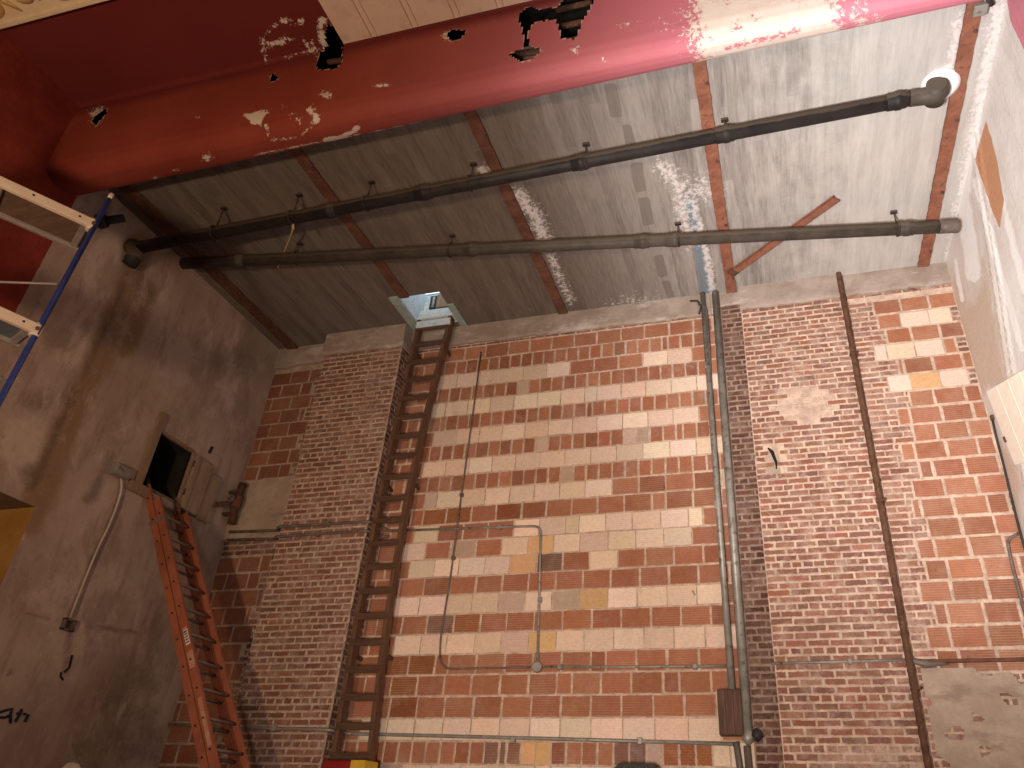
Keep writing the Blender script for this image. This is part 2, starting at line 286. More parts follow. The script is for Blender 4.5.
# ------------------------------------------------------------------ mesh building
class MB:
    def __init__(s): s.v = []; s.f = []; s.sm = []; s.mi = []; s.at = {}
    def add(s, vs, fs, smooth=False, mi=0):
        n = len(s.v); s.v += [tuple(map(float, v)) for v in vs]
        for f in fs: s.f.append(tuple(i + n for i in f)); s.sm.append(smooth); s.mi.append(mi)
        return s
    def box(s, lo, hi, bev=0.0, R=None, mi=0):
        """box between two corners; R = (origin, 3 axes) local frame"""
        x0, y0, z0 = lo; x1, y1, z1 = hi
        b = min(bev, abs(x1 - x0) * .45, abs(y1 - y0) * .45, abs(z1 - z0) * .45)
        vs = []; idx = {}
        for ix, X in enumerate((x0, x1)):
            for iy, Y in enumerate((y0, y1)):
                for iz, Z in enumerate((z0, z1)):
                    sx, sy, sz = (1, -1)[ix], (1, -1)[iy], (1, -1)[iz]
                    if b:
                        for k, d in enumerate(((0, sy * b, sz * b), (sx * b, 0, sz * b), (sx * b, sy * b, 0))):
                            idx[ix, iy, iz, k] = len(vs); vs.append((X + d[0], Y + d[1], Z + d[2]))
                    else:
                        for k in range(3): idx[ix, iy, iz, k] = len(vs)
                        vs.append((X, Y, Z))
        fs = []
        q = [(0, 0), (1, 0), (1, 1), (0, 1)]
        for i in (0, 1):
            fs.append([idx[i, a, c, 0] for a, c in (q[::-1] if i == 0 else q)])
            fs.append([idx[a, i, c, 1] for a, c in (q if i == 0 else q[::-1])])
            fs.append([idx[a, c, i, 2] for a, c in (q[::-1] if i == 0 else q)])
        if b:
            for i in (0, 1):
                for j in (0, 1):
                    fs.append([idx[i, j, 0, 0], idx[i, j, 1, 0], idx[i, j, 1, 1], idx[i, j, 0, 1]])
                    fs.append([idx[i, 0, j, 0], idx[i, 1, j, 0], idx[i, 1, j, 2], idx[i, 0, j, 2]])
                    fs.append([idx[0, i, j, 1], idx[1, i, j, 1], idx[1, i, j, 2], idx[0, i, j, 2]])
                    for k in (0, 1): fs.append([idx[i, j, k, 0], idx[i, j, k, 1], idx[i, j, k, 2]])
        if R is not None:
            o, ax = np.array(R[0], float), [np.array(a, float) for a in R[1]]
            vs = [o + v[0] * ax[0] + v[1] * ax[1] + v[2] * ax[2] for v in vs]
        return s.add(vs, fs, False, mi)
    def tube(s, pts, r, seg=10, caps=True, mi=0, smooth=True):
        pts = [np.array(p, float) for p in pts]; n = len(pts)
        rs = r if hasattr(r, '__len__') else [r] * n
        T = []
        for i in range(n):
            a = pts[max(i - 1, 0)]; b = pts[min(i + 1, n - 1)]; d = b - a; T.append(d / (np.linalg.norm(d) + 1e-12))
        up = np.array([0, 0, 1.0]) if abs(T[0][2]) < 0.9 else np.array([0, 1.0, 0])
        u = np.cross(T[0], up); u /= np.linalg.norm(u); vs = []
        for i in range(n):
            u = u - T[i] * (u @ T[i]); u /= np.linalg.norm(u) + 1e-12; w = np.cross(T[i], u)
            for k in range(seg):
                a = 2 * math.pi * k / seg; vs.append(pts[i] + rs[i] * (math.cos(a) * u + math.sin(a) * w))
        fs = [(i * seg + k, i * seg + (k + 1) % seg, (i + 1) * seg + (k + 1) % seg, (i + 1) * seg + k) for i in range(n - 1) for k in range(seg)]
        s.add(vs, fs, smooth, mi)
        if caps:
            m = len(s.v) - n * seg
            s.f.append(tuple(m + k for k in range(seg))[::-1]); s.sm.append(False); s.mi.append(mi)
            s.f.append(tuple(m + (n - 1) * seg + k for k in range(seg))); s.sm.append(False); s.mi.append(mi)
        return s
    def ball(s, c, r, nu=14, nv=8, sc=(1, 1, 1), noise=0.0):
        vs = []; fs = []
        for j in range(nv + 1):
            th = math.pi * j / nv
            for i in range(nu):
                ph = 2 * math.pi * i / nu; k = 1 + noise * math.sin(3 * ph + 2 * th) * math.sin(th * 2 + ph)
                vs.append((c[0] + r * sc[0] * k * math.sin(th) * math.cos(ph), c[1] + r * sc[1] * k * math.sin(th) * math.sin(ph), c[2] + r * sc[2] * k * math.cos(th)))
        for j in range(nv):
            for i in range(nu): fs.append((j * nu + i, j * nu + (i + 1) % nu, (j + 1) * nu + (i + 1) % nu, (j + 1) * nu + i))
        return s.add(vs, fs, True)
    def prism(s, poly, axis, a, b):
        """poly in the plane normal to axis (0 x, 1 y, 2 z), extruded a..b"""
        o = [i for i in range(3) if i != axis]; n = len(poly); vs = []
        for t in (a, b):
            for p in poly:
                v = [0, 0, 0]; v[axis] = t; v[o[0]] = p[0]; v[o[1]] = p[1]; vs.append(v)
        fs = [tuple(range(n))[::-1], tuple(range(n, 2 * n))] + [(i, (i + 1) % n, n + (i + 1) % n, n + i) for i in range(n)]
        return s.add(vs, fs)
    def build(s, name, mat, parent=None):
        o0 = ORIG.get(parent.name, (0, 0, 0)) if parent else (0, 0, 0)
        me = bpy.data.meshes.new(name)
        me.from_pydata([tuple(np.array(v) - np.array(o0)) for v in s.v], [], s.f)
        for m in (mat if isinstance(mat, (list, tuple)) else [mat]): me.materials.append(m)
        me.polygons.foreach_set('use_smooth', s.sm); me.polygons.foreach_set('material_index', s.mi)
        for k, arr in s.at.items():
            if np.ndim(arr) == 2:
                a = me.attributes.new(k, 'FLOAT_COLOR', 'POINT'); a.data.foreach_set('color', np.asarray(arr, np.float32).ravel())
            else:
                a = me.attributes.new(k, 'FLOAT', 'POINT'); a.data.foreach_set('value', np.asarray(arr, np.float32))
        bm = bmesh.new(); bm.from_mesh(me); bmesh.ops.recalc_face_normals(bm, faces=bm.faces); bm.to_mesh(me); bm.free()
        me.update()
        o = bpy.data.objects.new(name, me); COL.objects.link(o)
        if parent: o.parent = parent; ORIG[o.name] = o0
        return o
ORIG = {}
def tag(o, label, cat, group=None):
    o['label'] = label; o['category'] = cat
    if group: o['group'] = group
    return o
def thing(name, loc, label, cat, group=None):
    o = bpy.data.objects.new(name, None); COL.objects.link(o); o.location = tuple(map(float, loc)); ORIG[o.name] = tuple(map(float, loc))
    o.empty_display_size = 0.1
    return tag(o, label, cat, group)
def struct(o): o['kind'] = 'structure'; return o
def bend(pts, r=0.06, n=6):
    """round the corners of a polyline"""
    P = [np.array(p, float) for p in pts]; out = [P[0]]
    for i in range(1, len(P) - 1):
        a = P[i - 1] - P[i]; b = P[i + 1] - P[i]; la, lb = np.linalg.norm(a), np.linalg.norm(b)
        k = min(r, la * .45, lb * .45); p0 = P[i] + a / la * k; p1 = P[i] + b / lb * k
        for j in range(n + 1):
            t = j / n; out.append((1 - t) ** 2 * p0 + 2 * t * (1 - t) * P[i] + t * t * p1)
    out.append(P[-1]); return out
def grid_lines(lo, hi, step, extra=()):
    n = max(1, int(round((hi - lo) / step))); g = list(np.linspace(lo, hi, n + 1))
    for e in extra:
        i = int(np.argmin(np.abs(np.array(g) - e)))
        if 0 < i < len(g) - 1: g[i] = e
        elif abs(g[i] - e) > 1e-6: g.append(e)
    return np.array(sorted(set(g)))
def sheet(U, W, f, keep=None, smooth=False):
    """grid surface f(u,w) -> xyz; keep(cu,cw) drops cells"""
    mb = MB(); nu, nw = len(U), len(W)
    vs = [f(u, w) for u in U for w in W]; fs = []
    for i in range(nu - 1):
        for j in range(nw - 1):
            if keep is None or keep((U[i] + U[i + 1]) / 2, (W[j] + W[j + 1]) / 2):
                fs.append((i * nw + j, (i + 1) * nw + j, (i + 1) * nw + j + 1, i * nw + j + 1))
    mb.add(vs, fs, smooth); return mb

# ------------------------------------------------------------------ the setting
XL, XR, YB, ZC, ZF = -6.817, 2.288, 7.6, 6.008, -0.5

# floor: stage boards and the lower auditorium floor
fl = MB().box((-6.95, 3.0, ZF - 0.12), (2.45, 7.8, ZF)); fl.box((-6.95, -6.1, -1.22), (5.1, 3.0, -1.1)); fl.box((-6.95, 2.9, -1.2), (2.45, 3.0, ZF))
struct(fl.build('floor', M['boards']))

# ---- left wall with the access opening and the doorway
HY0, HY1, HZ0, HZ1 = 6.11, 6.646, 3.22, 3.885
DY0, DY1, DZ1 = 4.30, 5.08, 2.54
U = grid_lines(1.5, YB + 0.02, 0.04, (HY0, HY1, DY0, DY1, 4.10)); W = grid_lines(-1.1, 7.0, 0.04, (HZ0, HZ1, DZ1, ZF))
wl = sheet(U, W, lambda u, w: (XL, u, w), lambda u, w: not (HY0 < u < HY1 and HZ0 < w < HZ1) and not (DY0 < u < DY1 and ZF < w < DZ1))
V = np.array(wl.v)
wl.at['red'] = np.clip(0.5 + (4.10 - V[:, 1]) / 0.08, 0, 1)
wl.at['pale'] = paint(V, [('poly', [(118, 205), (150, 232), (135, 280), (110, 330), (75, 395), (50, 340), (80, 270)], 16, .95), ('poly', [(160, 320), (205, 340), (190, 385), (150, 375)], 14, .8),
    ('poly', [(0, 420), (55, 390), (40, 470), (0, 500)], 16, .8), ('poly', [(100, 470), (125, 480), (70, 600), (40, 590)], 14, .5), ('poly', [(20, 590), (80, 540), (160, 560), (130, 690), (40, 700)], 40, .55), ('poly', [(215, 330), (265, 370), (240, 440), (205, 420)], 20, .55)])
wl.at['ochre'] = paint(V, [('line', [(140, 245), (122, 300), (98, 355), (72, 415), (50, 470), (30, 520)], 15, .95), ('line', [(150, 290), (125, 350)], 10, .8)])
wl.at['dark'] = paint(V, [('line', [(133, 252), (118, 300), (95, 350), (62, 420), (34, 485)], 5, .7), ('dot', (60, 335, 22, 16), 0, .7), ('dot', (40, 405, 26, 16), 0, .7), ('dot', (30, 475, 20, 12), 0, .6),
    ('line', [(112, 455), (90, 500)], 6, .75), ('poly', [(95, 650), (160, 640), (165, 770), (60, 770)], 30, .62), ('line', [(90, 626), (135, 632)], 3, .8), ('line', [(70, 632), (66, 672)], 4, .7),
    ('line', [(160, 600), (120, 760)], 10, .62), ('dot', (95, 555, 10, 40), 0, .5), ('line', [(25, 612), (50, 618)], 2, .7), ('dot', (10, 672, 4), 0, .9), ('dot', (170, 545, 16, 26), 0, .7), ('line', [(160, 240), (135, 262), (150, 300)], 6, .6)])
wl.at['white'] = paint(V, [('line', [(150, 268), (142, 290)], 5, .7), ('line', [(172, 270), (162, 300)], 5, .7), ('line', [(205, 310), (211, 335), (203, 380)], 3, .7), ('line', [(238, 325), (230, 355)], 3, .7),
    ('dot', (108, 448, 14, 18), 0, .55), ('dot', (130, 425, 10, 12), 0, .5), ('dot', (88, 400, 12, 16), 0, .45), ('line', [(130, 690), (105, 750)], 4, .5), ('line', [(100, 700), (92, 740)], 5, .5), ('dot', (48, 400, 30, 20), 0, .4), ('line', [(0, 585), (30, 510)], 5, .5)])
wl_o = struct(wl.build('wall_left', M['left']))
# reveals of the two openings
rv = MB()
rv.box((XL - 0.55, HY0 - .03, HZ0 - .03), (XL - .005, HY0, HZ1 + .03)).box((XL - 0.55, HY1, HZ0 - .03), (XL - .005, HY1 + .03, HZ1 + .03))
rv.box((XL - 0.55, HY0, HZ1), (XL - .005, HY1, HZ1 + .03)).box((XL - 0.55, HY0, HZ0 - .03), (XL - .005, HY1, HZ0)).box((XL - 0.6, HY0 - .03, HZ0 - .03), (XL - .55, HY1 + .03, HZ1 + .03))
rv.build('opening_reveal', M['void'], wl_o)
MB().box((XL - 0.6, DY1, ZF), (XL - .004, DY1 + .06, DZ1)).box((XL - .66, DY0 - .06, ZF), (XL - .6, DY1 + .06, DZ1 + .06)).box((XL - .6, DY0 - .06, ZF), (XL - .004, DY0, DZ1)).build('doorway_jamb', M['ochre'], wl_o)
MB().box((XL - 0.6, DY0 - .06, DZ1), (XL - .004, DY1 + .06, DZ1 + .06)).build('doorway_lintel', M['lintel'], wl_o)
# painted number, upside down on the plaster
nm = MB()
def on_left(pts): return [PX(x, y, XL + 0.004) for x, y in pts]
for st in ([(-1, 712.6), (5, 710.5), (11.6, 708.9), (10, 715.5), (10.4, 723.4)], [(-1, 717.4), (4.5, 717.6), (9.8, 715.2)], [(21.4, 709), (20.2, 713.8), (17.6, 717.3), (15, 721.8)], [(16.6, 713.2), (20, 714.4)], [(23.4, 714), (28, 715.2), (24.4, 722)]):
    nm.tube(on_left(st), 0.013, 6)
nm.build('painted_number', M['ink'], wl_o)
# cracks and pulled-out anchors
ck = MB(); ck.tube(on_left([(72, 655), (69, 668), (64, 672)]), 0.011, 6); ck.tube(on_left([(61, 672), (60.5, 676), (63, 680)]), 0.009, 6); ck.tube(on_left([(212, 447), (209, 453)]), 0.02, 6)
ck.build('wall_scar', M['void'], wl_o)

# ---- right wall
U = grid_lines(3.6, YB + 0.02, 0.04); W = grid_lines(ZF, 6.2, 0.04)
def rxf(u, w):
    # low ridges of torn plaster run down the wall
    e = 0.0
    for (y0, z0, y1, z1, h, wd) in ((5.75, 6.1, 6.95, 3.3, .022, .05), (5.55, 6.1, 6.75, 3.4, .03, .04)):
        t = np.clip((w - z0) / (z1 - z0), 0, 1.15); yc = y0 + (y1 - y0) * t
        e += h * max(0, 1 - abs(u - yc) / wd) * (1 if w > 2.7 else 0)
    return (XR - e, u, w)
wr = sheet(U, W, rxf, smooth=True); V = np.array(wr.v)
wr.at['tan'] = paint(V, [('poly', [(948, 262), (972, 300), (985, 250), (1012, 385), (985, 392), (975, 420), (950, 300)], 22, .95), ('poly', [(975, 395), (1024, 470), (1024, 640), (990, 480)], 14, .8)])
wr.at['white'] = paint(V, [('line', [(962, 195), (968, 235), (974, 275)], 7, 1.0), ('line', [(975, 180), (990, 235), (1008, 300), (1022, 350)], 4, .8), ('line', [(1000, 190), (1024, 290)], 5, .7), ('line', [(992, 20), (978, 110), (966, 190)], 6, .8), ('line', [(955, 260), (962, 300)], 3, .7)])
wr.at['clay'] = paint(V, [('poly', [(986, 120), (975, 160), (982, 180), (990, 205), (1000, 230), (1004, 200), (998, 165), (992, 140)], 4, 1.0)])
wr.at['pink'] = paint(V, [('poly', [(1001, -40), (1010, 20), (1024, 50), (1100, 60), (1100, -60)], 4, 1.0)])
wr_o = struct(wr.build('wall_right', M['right']))

# ---- ceiling slab of the stage, board-formed, with the hatch hole
QX0, QX1, QY0, QY1 = -4.50, -3.93, 6.80, 7.46
U = grid_lines(XL - 0.1, XR + 0.1, 0.04, (QX0, QX1)); W = grid_lines(3.95, YB + 0.05, 0.04, (QY0, QY1))
ce = sheet(U, W, lambda u, w: (u, w, ZC), lambda u, w: not (QX0 < u < QX1 and QY0 < w < QY1)); V = np.array(ce.v)
ce.at['clean_lit'] = np.clip((V[:, 0] + 0.3) / 1.6, 0, 1) * 0.85  # cleaner to the right, with the lamps' brightness put into the colour
ce.at['grime_falloff'] = np.clip((0.1 - V[:, 0]) / 2.9, 0, 1) * 1.0  # grime deepened leftward; the falloff of the light is painted in
ce.at['patch'] = paint(V, [('poly', [(604, 84), (617, 83), (622, 117), (610, 119)], 2, 1), ('poly', [(622, 125), (631, 123), (637, 146), (626, 149)], 2, 1), ('poly', [(630, 163), (642, 161), (646, 191), (635, 193)], 2, 1),
    ('poly', [(638, 198), (650, 197), (654, 224), (643, 226)], 2, 1), ('poly', [(654, 256), (663, 254), (668, 276), (658, 278)], 2, 1), ('poly', [(661, 281), (670, 280), (675, 297), (667, 299)], 2, .9), ('poly', [(220, 175), (235, 172), (250, 195), (240, 200)], 3, .9), ('dot', (400, 345, 10), 0, .8)])
ce.at['blue'] = paint(V, [('poly', [(684, 198), (695, 197), (703, 245), (712, 298), (702, 298), (693, 245)], 4, 1)])
ce.at['salt'] = paint(V, [('line', [(660, 165), (680, 185), (683, 215), (690, 240)], 9, .62), ('line', [(692, 200), (706, 250), (713, 296)], 4, .75), ('line', [(518, 195), (535, 215), (545, 240)], 8, .72), ('dot', (485, 172, 7), 0, .8), ('line', [(550, 255), (570, 300)], 5, .6), ('dot', (700, 190, 18, 14), 0, .6),
    ('line', [(1000, 5), (985, 80), (965, 190), (950, 270)], 8, .75), ('line', [(960, 15), (952, 60), (945, 75)], 6, .7), ('dot', (640, 305, 30, 10), 0, .5)])
ce.at['rust'] = paint(V, [('dot', (125, 219, 7, 6), 0, .9), ('dot', (170, 236, 6, 5), 0, .9)])
ce_o = struct(ce.build('ceiling', M['ceiling']))
rs = MB()   # roof slab above, around the hatch
for lo, hi in (((-7, 3.9), (QX0 - .045, 7.8)), ((QX1 + .045, 3.9), (2.5, 7.8)), ((QX0 - .045, 3.9), (QX1 + .045, QY0 - .045)), ((QX0 - .045, QY1 + .045), (QX1 + .045, 7.8))):
    rs.box((lo[0], lo[1], ZC + .004), (hi[0], hi[1], ZC + .24))
rs.box((-7, -6.2, 7.0), (5.2, 4.3, 7.1))
rs.build('roof_slab', M['plain'], ce_o)

# ---- auditorium shell behind the lens
struct(MB().box((-6.95, -6.2, -1.2), (5.1, -6.1, 7.1)).build('wall_front', M['plain']))
ax = MB().box((5.0, -6.1, -1.2), (5.1, 3.6, 7.1)).box((XR + .01, 3.58, -1.2), (5.1, 3.68, 7.1))
ax.build('auditorium_side', M['plain'], wr_o)
MB().box((XL - .1, -6.1, -1.2), (XL, 1.5, 7.1)).build('auditorium_side', M['plain'], wl_o)

# ---- back wall: tiles, bricks, two brick pilasters
class Masonry(MB):
    def __init__(s): super().__init__(); s.c = []; s.e = []; s.sm_ = []; s.r = []; s.d = []; s.dirt = 0.0
    def unit(s, x0, x1, z0, z1, y, dep, col, smear=0.0, rib=0.0, jt=0.008, out=(0, -1), bev=0.014):
        """one brick/tile on the face; out=(0,-1) faces the lens, (1,0) faces +x"""
        if x1 - x0 < 0.025: return
        j = lambda k=0.004: random.uniform(-k, k)
        x0 += jt / 2 + j(); x1 -= jt / 2 + j(); z0 += jt / 2 + j(.002); z1 -= jt / 2 + j(.002); d = dep + j(.003)
        rings = []
        for ins, dd, ee in ((0, 0, 1.0), (0.001, d, 0.75), (bev, d + .001, 0.0)):
            b = min(ins, (x1 - x0) * .4, (z1 - z0) * .4)
            for (X, Z) in ((x0 + b, z0 + b), (x1 - b, z0 + b), (x1 - b, z1 - b), (x0 + b, z1 - b)):
                X += j(.004) if ins else 0; Z += j(.003) if ins else 0; rings.append(((X, y - dd, Z) if out == (0, -1) else (y + dd, X, Z), ee))
        fs = [(8, 9, 10, 11)]
        for k in range(4):
            n = (k + 1) % 4; fs += [(k, n, 4 + n, 4 + k), (4 + k, 4 + n, 8 + n, 8 + k)]
        s.add([r[0] for r in rings], fs)
        s.c += [(*col, 1)] * 12; s.e += [r[1] for r in rings]; s.sm_ += [smear] * 12; s.r += [rib] * 12; s.d += [s.dirt] * 12
    def backing(s, vs):
        s.add(vs, [(0, 1, 2, 3)]); s.c += [(0.5, 0.4, 0.33, 1)] * 4; s.e += [1.4] * 4; s.sm_ += [0] * 4; s.r += [0] * 4; s.d += [s.dirt] * 4
    def done(s, name, parent=None):
        s.at = {'tint': np.array(s.c), 'edge': np.array(s.e), 'smear': np.array(s.sm_), 'rib': np.array(s.r), 'dirt': np.array(s.d)}
        return s.build(name, MASON, parent)
def vary(c, a=0.12, h=0.05):
    k = 1 + random.uniform(-a, a); return tuple(max(0, c[i] * k * (1 + random.uniform(-h, h))) for i in range(3))
BRICK = [(0.255, 0.122, 0.088), (0.29, 0.138, 0.098), (0.225, 0.11, 0.085), (0.28, 0.12, 0.082)]
DARKBRICK = [(0.20, 0.105, 0.082), (0.235, 0.125, 0.10), (0.18, 0.092, 0.072), (0.27, 0.13, 0.092)]
REDT = [(0.375, 0.155, 0.088), (0.34, 0.14, 0.082), (0.40, 0.175, 0.104), (0.31, 0.126, 0.076)]
WHT = [(0.79, 0.62, 0.505), (0.84, 0.68, 0.565), (0.75, 0.58, 0.455)]
ORG = [(0.68, 0.43, 0.215)]; GRY = [(0.60, 0.46, 0.38), (0.52, 0.385, 0.31)]
BROWN = [(0.27, 0.10, 0.045), (0.30, 0.12, 0.05)]
PAL = {'r': REDT, 'w': WHT, 'o': ORG, 'g': GRY, 'b': BROWN, 'd': DARKBRICK}
wb_ = Masonry()
wb_.backing([(XL - .1, YB, ZF), (XR + .1, YB, ZF), (XR + .1, YB, ZC + .1), (XL - .1, YB, ZC + .1)])
Z0, RH = 5.65, 0.2115
def colour_at(spec, x, zc, default='r'):
    px = proj(np.array([[x, YB, zc]]))[0][0]
    for a, b, k in spec:
        if a <= px < b: return k
    return default
# rows of the middle bay: (pitch, offset, [(from px, to px, colour)])
ROWS = [
    (.31, .05, []), (.155, .0, [(470, 485, 'b')]), (.31, .12, [(440, 561, 'w'), (653, 704, 'w')]), (.155, .04, [(520, 530, 'g')]), (.31, .2, [(430, 712, 'w')]),
    (.155, .1, []), (.31, .02, [(455, 712, 'w'), (425, 450, 'g')]), (.155, .03, [(540, 552, 'g'), (628, 645, 'g')]), (.31, .1, [(425, 712, 'w')]), (.155, .07, [(563, 574, 'g')]),
    (.31, .0, [(440, 604, 'w'), (425, 440, 'g'), (708, 730, 'g')]), (.31, .16, [(500, 530, 'b'), (430, 470, 'b')]), (.31, .08, [(420, 434, 'w'), (505, 712, 'w')]),
    (.31, .2, [(400, 420, 'w'), (445, 467, 'g'), (492, 517, 'w'), (517, 542, 'o'), (567, 652, 'w'), (652, 702, 'w')]), (.31, .05, [(400, 522, 'w'), (522, 548, 'o'), (548, 568, 'd'), (601, 628, 'w')]),
    (.31, .0, []), (.31, .18, [(390, 497, 'w'), (497, 525, 'g'), (525, 548, 'w'), (548, 573, 'g'), (573, 602, 'o'), (602, 730, 'w')]), (.31, .05, [(430, 447, 'd'), (466, 485, 'b')]),
    (.31, .1, [(390, 493, 'w'), (493, 519, 'g'), (519, 545, 'o'), (545, 630, 'w'), (630, 658, 'o'), (658, 730, 'w')]), (.31, .22, [(380, 425, 'b')]), (.31, .06, [(400, 430, 'b')]), (.31, .2, [(395, 420, 'b')]),
    (.31, .03, [(370, 730, 'w')]), (.155, .03, [(490, 517, 'd'), (517, 547, 'o'), (608, 640, 'd'), (640, 668, 'g'), (668, 705, 'b'), (705, 720, 'o'), (720, 780, 'w')]), (.31, .1, [(370, 400, 'g'), (400, 600, 'w'), (600, 780, 'r')]),
    (.31, .2, []), (.31, .0, [(0, 999, 'w')]), (.31, .1, []), (.31, .2, [(0, 999, 'w')]), (.31, .05, [])]
def tile_row(mb, k, ztop, x0, x1, pitch, off, spec, default='r', smear=0.0, y=YB, gap=0.0):
    z1 = ztop; z0 = ztop - RH; x = x0 - off; dark = spec
    while x < x1:
        w = pitch * random.uniform(.97, 1.03)
        if random.random() < .06: w *= .5
        a, b = max(x, x0), min(x + w, x1)
        if b > a:
            c = colour_at(spec, (a + b) / 2, (z0 + z1) / 2, default)
            white = c in 'wo'
            mb.unit(a, b, z0, z1, y, .009, vary(random.choice(PAL[c]), .10, .04), smear=smear + (0.25 if c in 'gd' else random.choice([0, 0, 0, .1, .2])), rib=(0.75 if white else 0.95) if pitch > .2 or random.random() < .4 else 0.6, jt=.006 if white else random.uniform(.010, .018) + gap)
        x += w
for k, (pitch, off, spec) in enumerate(ROWS):
    zt = Z0 - RH * k
    if zt - RH < ZF: break
    xl = -4.72; xr = -0.40 if k > 0 else -0.52
    tile_row(wb_, k, zt, xl, xr, pitch, off, spec, smear=0.05)
    for cz in range(3):     # brick closers behind the wooden ladder where the tile stops short
        if k % 4 == 1: wb_.unit(-4.72, -4.6, zt - .07 * (cz + 1), zt - .07 * cz, YB - .006, .006, vary(random.choice(DARKBRICK)), .4)
# thin brick course under the concrete band
x = -4.6
while x < -.5: wb_.unit(x, x + .205, Z0, Z0 + .045, YB, .012, vary(random.choice(DARKBRICK)), .1); x += .21
def courses(mb, x0, x1, z0, z1, y, dep, pal, smear, L=.212, ch=.0700, out=(0, -1), flip=False, rag0=0.0, rag1=0.0, skip=None):
    n = int((z1 - z0) / ch)
    for k in range(n):
        za = z1 - ch * (k + 1); header = (k % 6 == 4); l = L * (.5 if header else 1)
        x = x0 - (L * .25 if header else (L * .5 if k % 2 else 0)); xa = x0 + (random.choice([0, .5]) * rag0); xb = x1 - (random.choice([0, .5, 1]) * rag1)
        while x < xb:
            w = l * random.uniform(.96, 1.04); a, b = max(x, xa), min(x + w, xb)
            if not (skip and skip((a + b) / 2, za)):
                s = smear((a + b) / 2, za) if callable(smear) else smear
                mb.unit(a, b, za, za + ch, y, dep, vary(random.choice(pal), .16, .06), smear=s + random.uniform(-.15, .2), jt=.014, out=out, bev=.011)
            x += w
# left bay (between the left wall and the left pilaster)
wb_.dirt = .45; wb_.backing([(XL, YB - .002, ZF), (-5.8, YB - .002, ZF), (-5.8, YB - .002, 5.9), (XL, YB - .002, 5.9)])  # whole left bay set darker
for k in range(8):
    zt = 5.60 - RH * k; tile_row(wb_, k, zt, XL + .0, -6.03 - .09 * (k % 2), .31, .1 * (k % 3), [], smear=.12)
    courses(wb_, -6.12, -5.80, zt - .212, zt, YB, .008, DARKBRICK, .35, rag0=.1)
courses(wb_, XL, -5.8, 3.90, 3.915, YB, .01, DARKBRICK, .4)
courses(wb_, XL, -5.80, 2.87, 3.09, YB, .01, DARKBRICK, .35)
for k in range(16):
    zt = 2.868 - RH * k
    if zt - RH < ZF: break
    tile_row(wb_, k, zt, XL, -6.05 - .1 * (k % 2), .31, .12 * (k % 3), [], smear=.08)
    courses(wb_, -6.15, -5.80, zt - .212, zt, YB, .008, DARKBRICK, .3, rag0=.1)
wb_.dirt = 0.0
# brick strip beside the conduits, and the right bay
wb_.dirt = .75; wb_.backing([(-.40, YB - .002, ZF), (-.1, YB - .002, ZF), (-.1, YB - .002, 5.9), (-.40, YB - .002, 5.9)])
courses(wb_, -0.40, -0.12, ZF, 5.80, YB, .010, DARKBRICK, .30, rag1=0); wb_.dirt = 0.0
wb_.at = {}
RROW = [[(0, 999, 'r')], [(880, 902, 'r'), (902, 955, 'w')], [], [(868, 930, 'w')], [], [(872, 972, 'w'), (907, 936, 'o')]]
RROW = [[], [(900, 955, 'w')], [], [(868, 930, 'w')], [], [(872, 905, 'w'), (905, 936, 'o'), (936, 972, 'w')]]
RL = [1.38, 1.40, 1.46, 1.30, 1.52, 1.38, 1.56, 1.40, 1.52, 1.36, 1.50, 1.40, 1.36, 1.46, 1.32, 1.36, 1.26, 1.36, 1.25, 1.3]
RR = [2.288, 2.20, 2.288, 2.17, 2.288, 2.20, 2.288, 2.288, 2.288, 2.27, 2.288, 2.288, 2.25, 2.288, 2.288, 2.288, 2.288, 2.16, 2.288, 2.288]
courses(wb_, 1.10, XR, 5.585, 5.72, YB, .010, BRICK, .5)
for k in range(20):
    zt = 5.585 - RH * k
    spec = RROW[k] if k < len(RROW) else []
    tile_row(wb_, k, zt, RL[k], RR[k], .31, random.uniform(0, .3), spec, smear=.22, gap=.010)
    courses(wb_, 1.10, RL[k], zt - .212, zt, YB, .010, BRICK, .40)
    if RR[k] < 2.28: courses(wb_, RR[k], XR, zt - .212, zt, YB, .010, DARKBRICK, .45)
courses(wb_, 1.10, XR, ZF, 5.585 - RH * 20, YB, .010, BRICK, .35)
wb_o = struct(wb_.done('wall_back'))
# pilasters
PYF = YB - 0.22; PYR = YB - .06
pl_ = Masonry(); pl_.dirt = .22; pl_.backing([(-5.857, PYF, ZF), (-4.686, PYF, ZF), (-4.686, PYF, ZC), (-5.857, PYF, ZC)]); pl_.backing([(-4.686, PYF, ZF), (-4.686, YB, ZF), (-4.686, YB, ZC), (-4.686, PYF, ZC)]); pl_.backing([(-5.857, YB, ZF), (-5.857, PYF, ZF), (-5.857, PYF, ZC), (-5.857, YB, ZC)])  # darkened beyond dirt: dimmer light on this pilaster put into its colour
courses(pl_, -5.857, -4.686, ZF, 5.66, PYF, .010, BRICK, lambda x, z: .22 + (.22 if z > 3.0 and x > -5.2 else 0))
pl_.dirt = .55; pl_.backing([(-4.684, PYF, ZF), (-4.684, YB, ZF), (-4.684, YB, ZC), (-4.684, PYF, ZC)])  # return face set darker than the front
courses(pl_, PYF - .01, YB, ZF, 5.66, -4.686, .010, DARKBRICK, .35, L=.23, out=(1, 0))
pl_.done('brick_pilaster', wb_o)
pr_ = Masonry(); pr_.backing([(-.15, PYR, ZF), (1.075, PYR, ZF), (1.075, PYR, ZC), (-.15, PYR, ZC)]); pr_.backing([(-.15, YB, ZF), (-.15, PYR, ZF), (-.15, PYR, ZC), (-.15, YB, ZC)]); pr_.backing([(1.075, PYR, ZF), (1.075, YB, ZF), (1.075, YB, ZC), (1.075, PYR, ZC)])
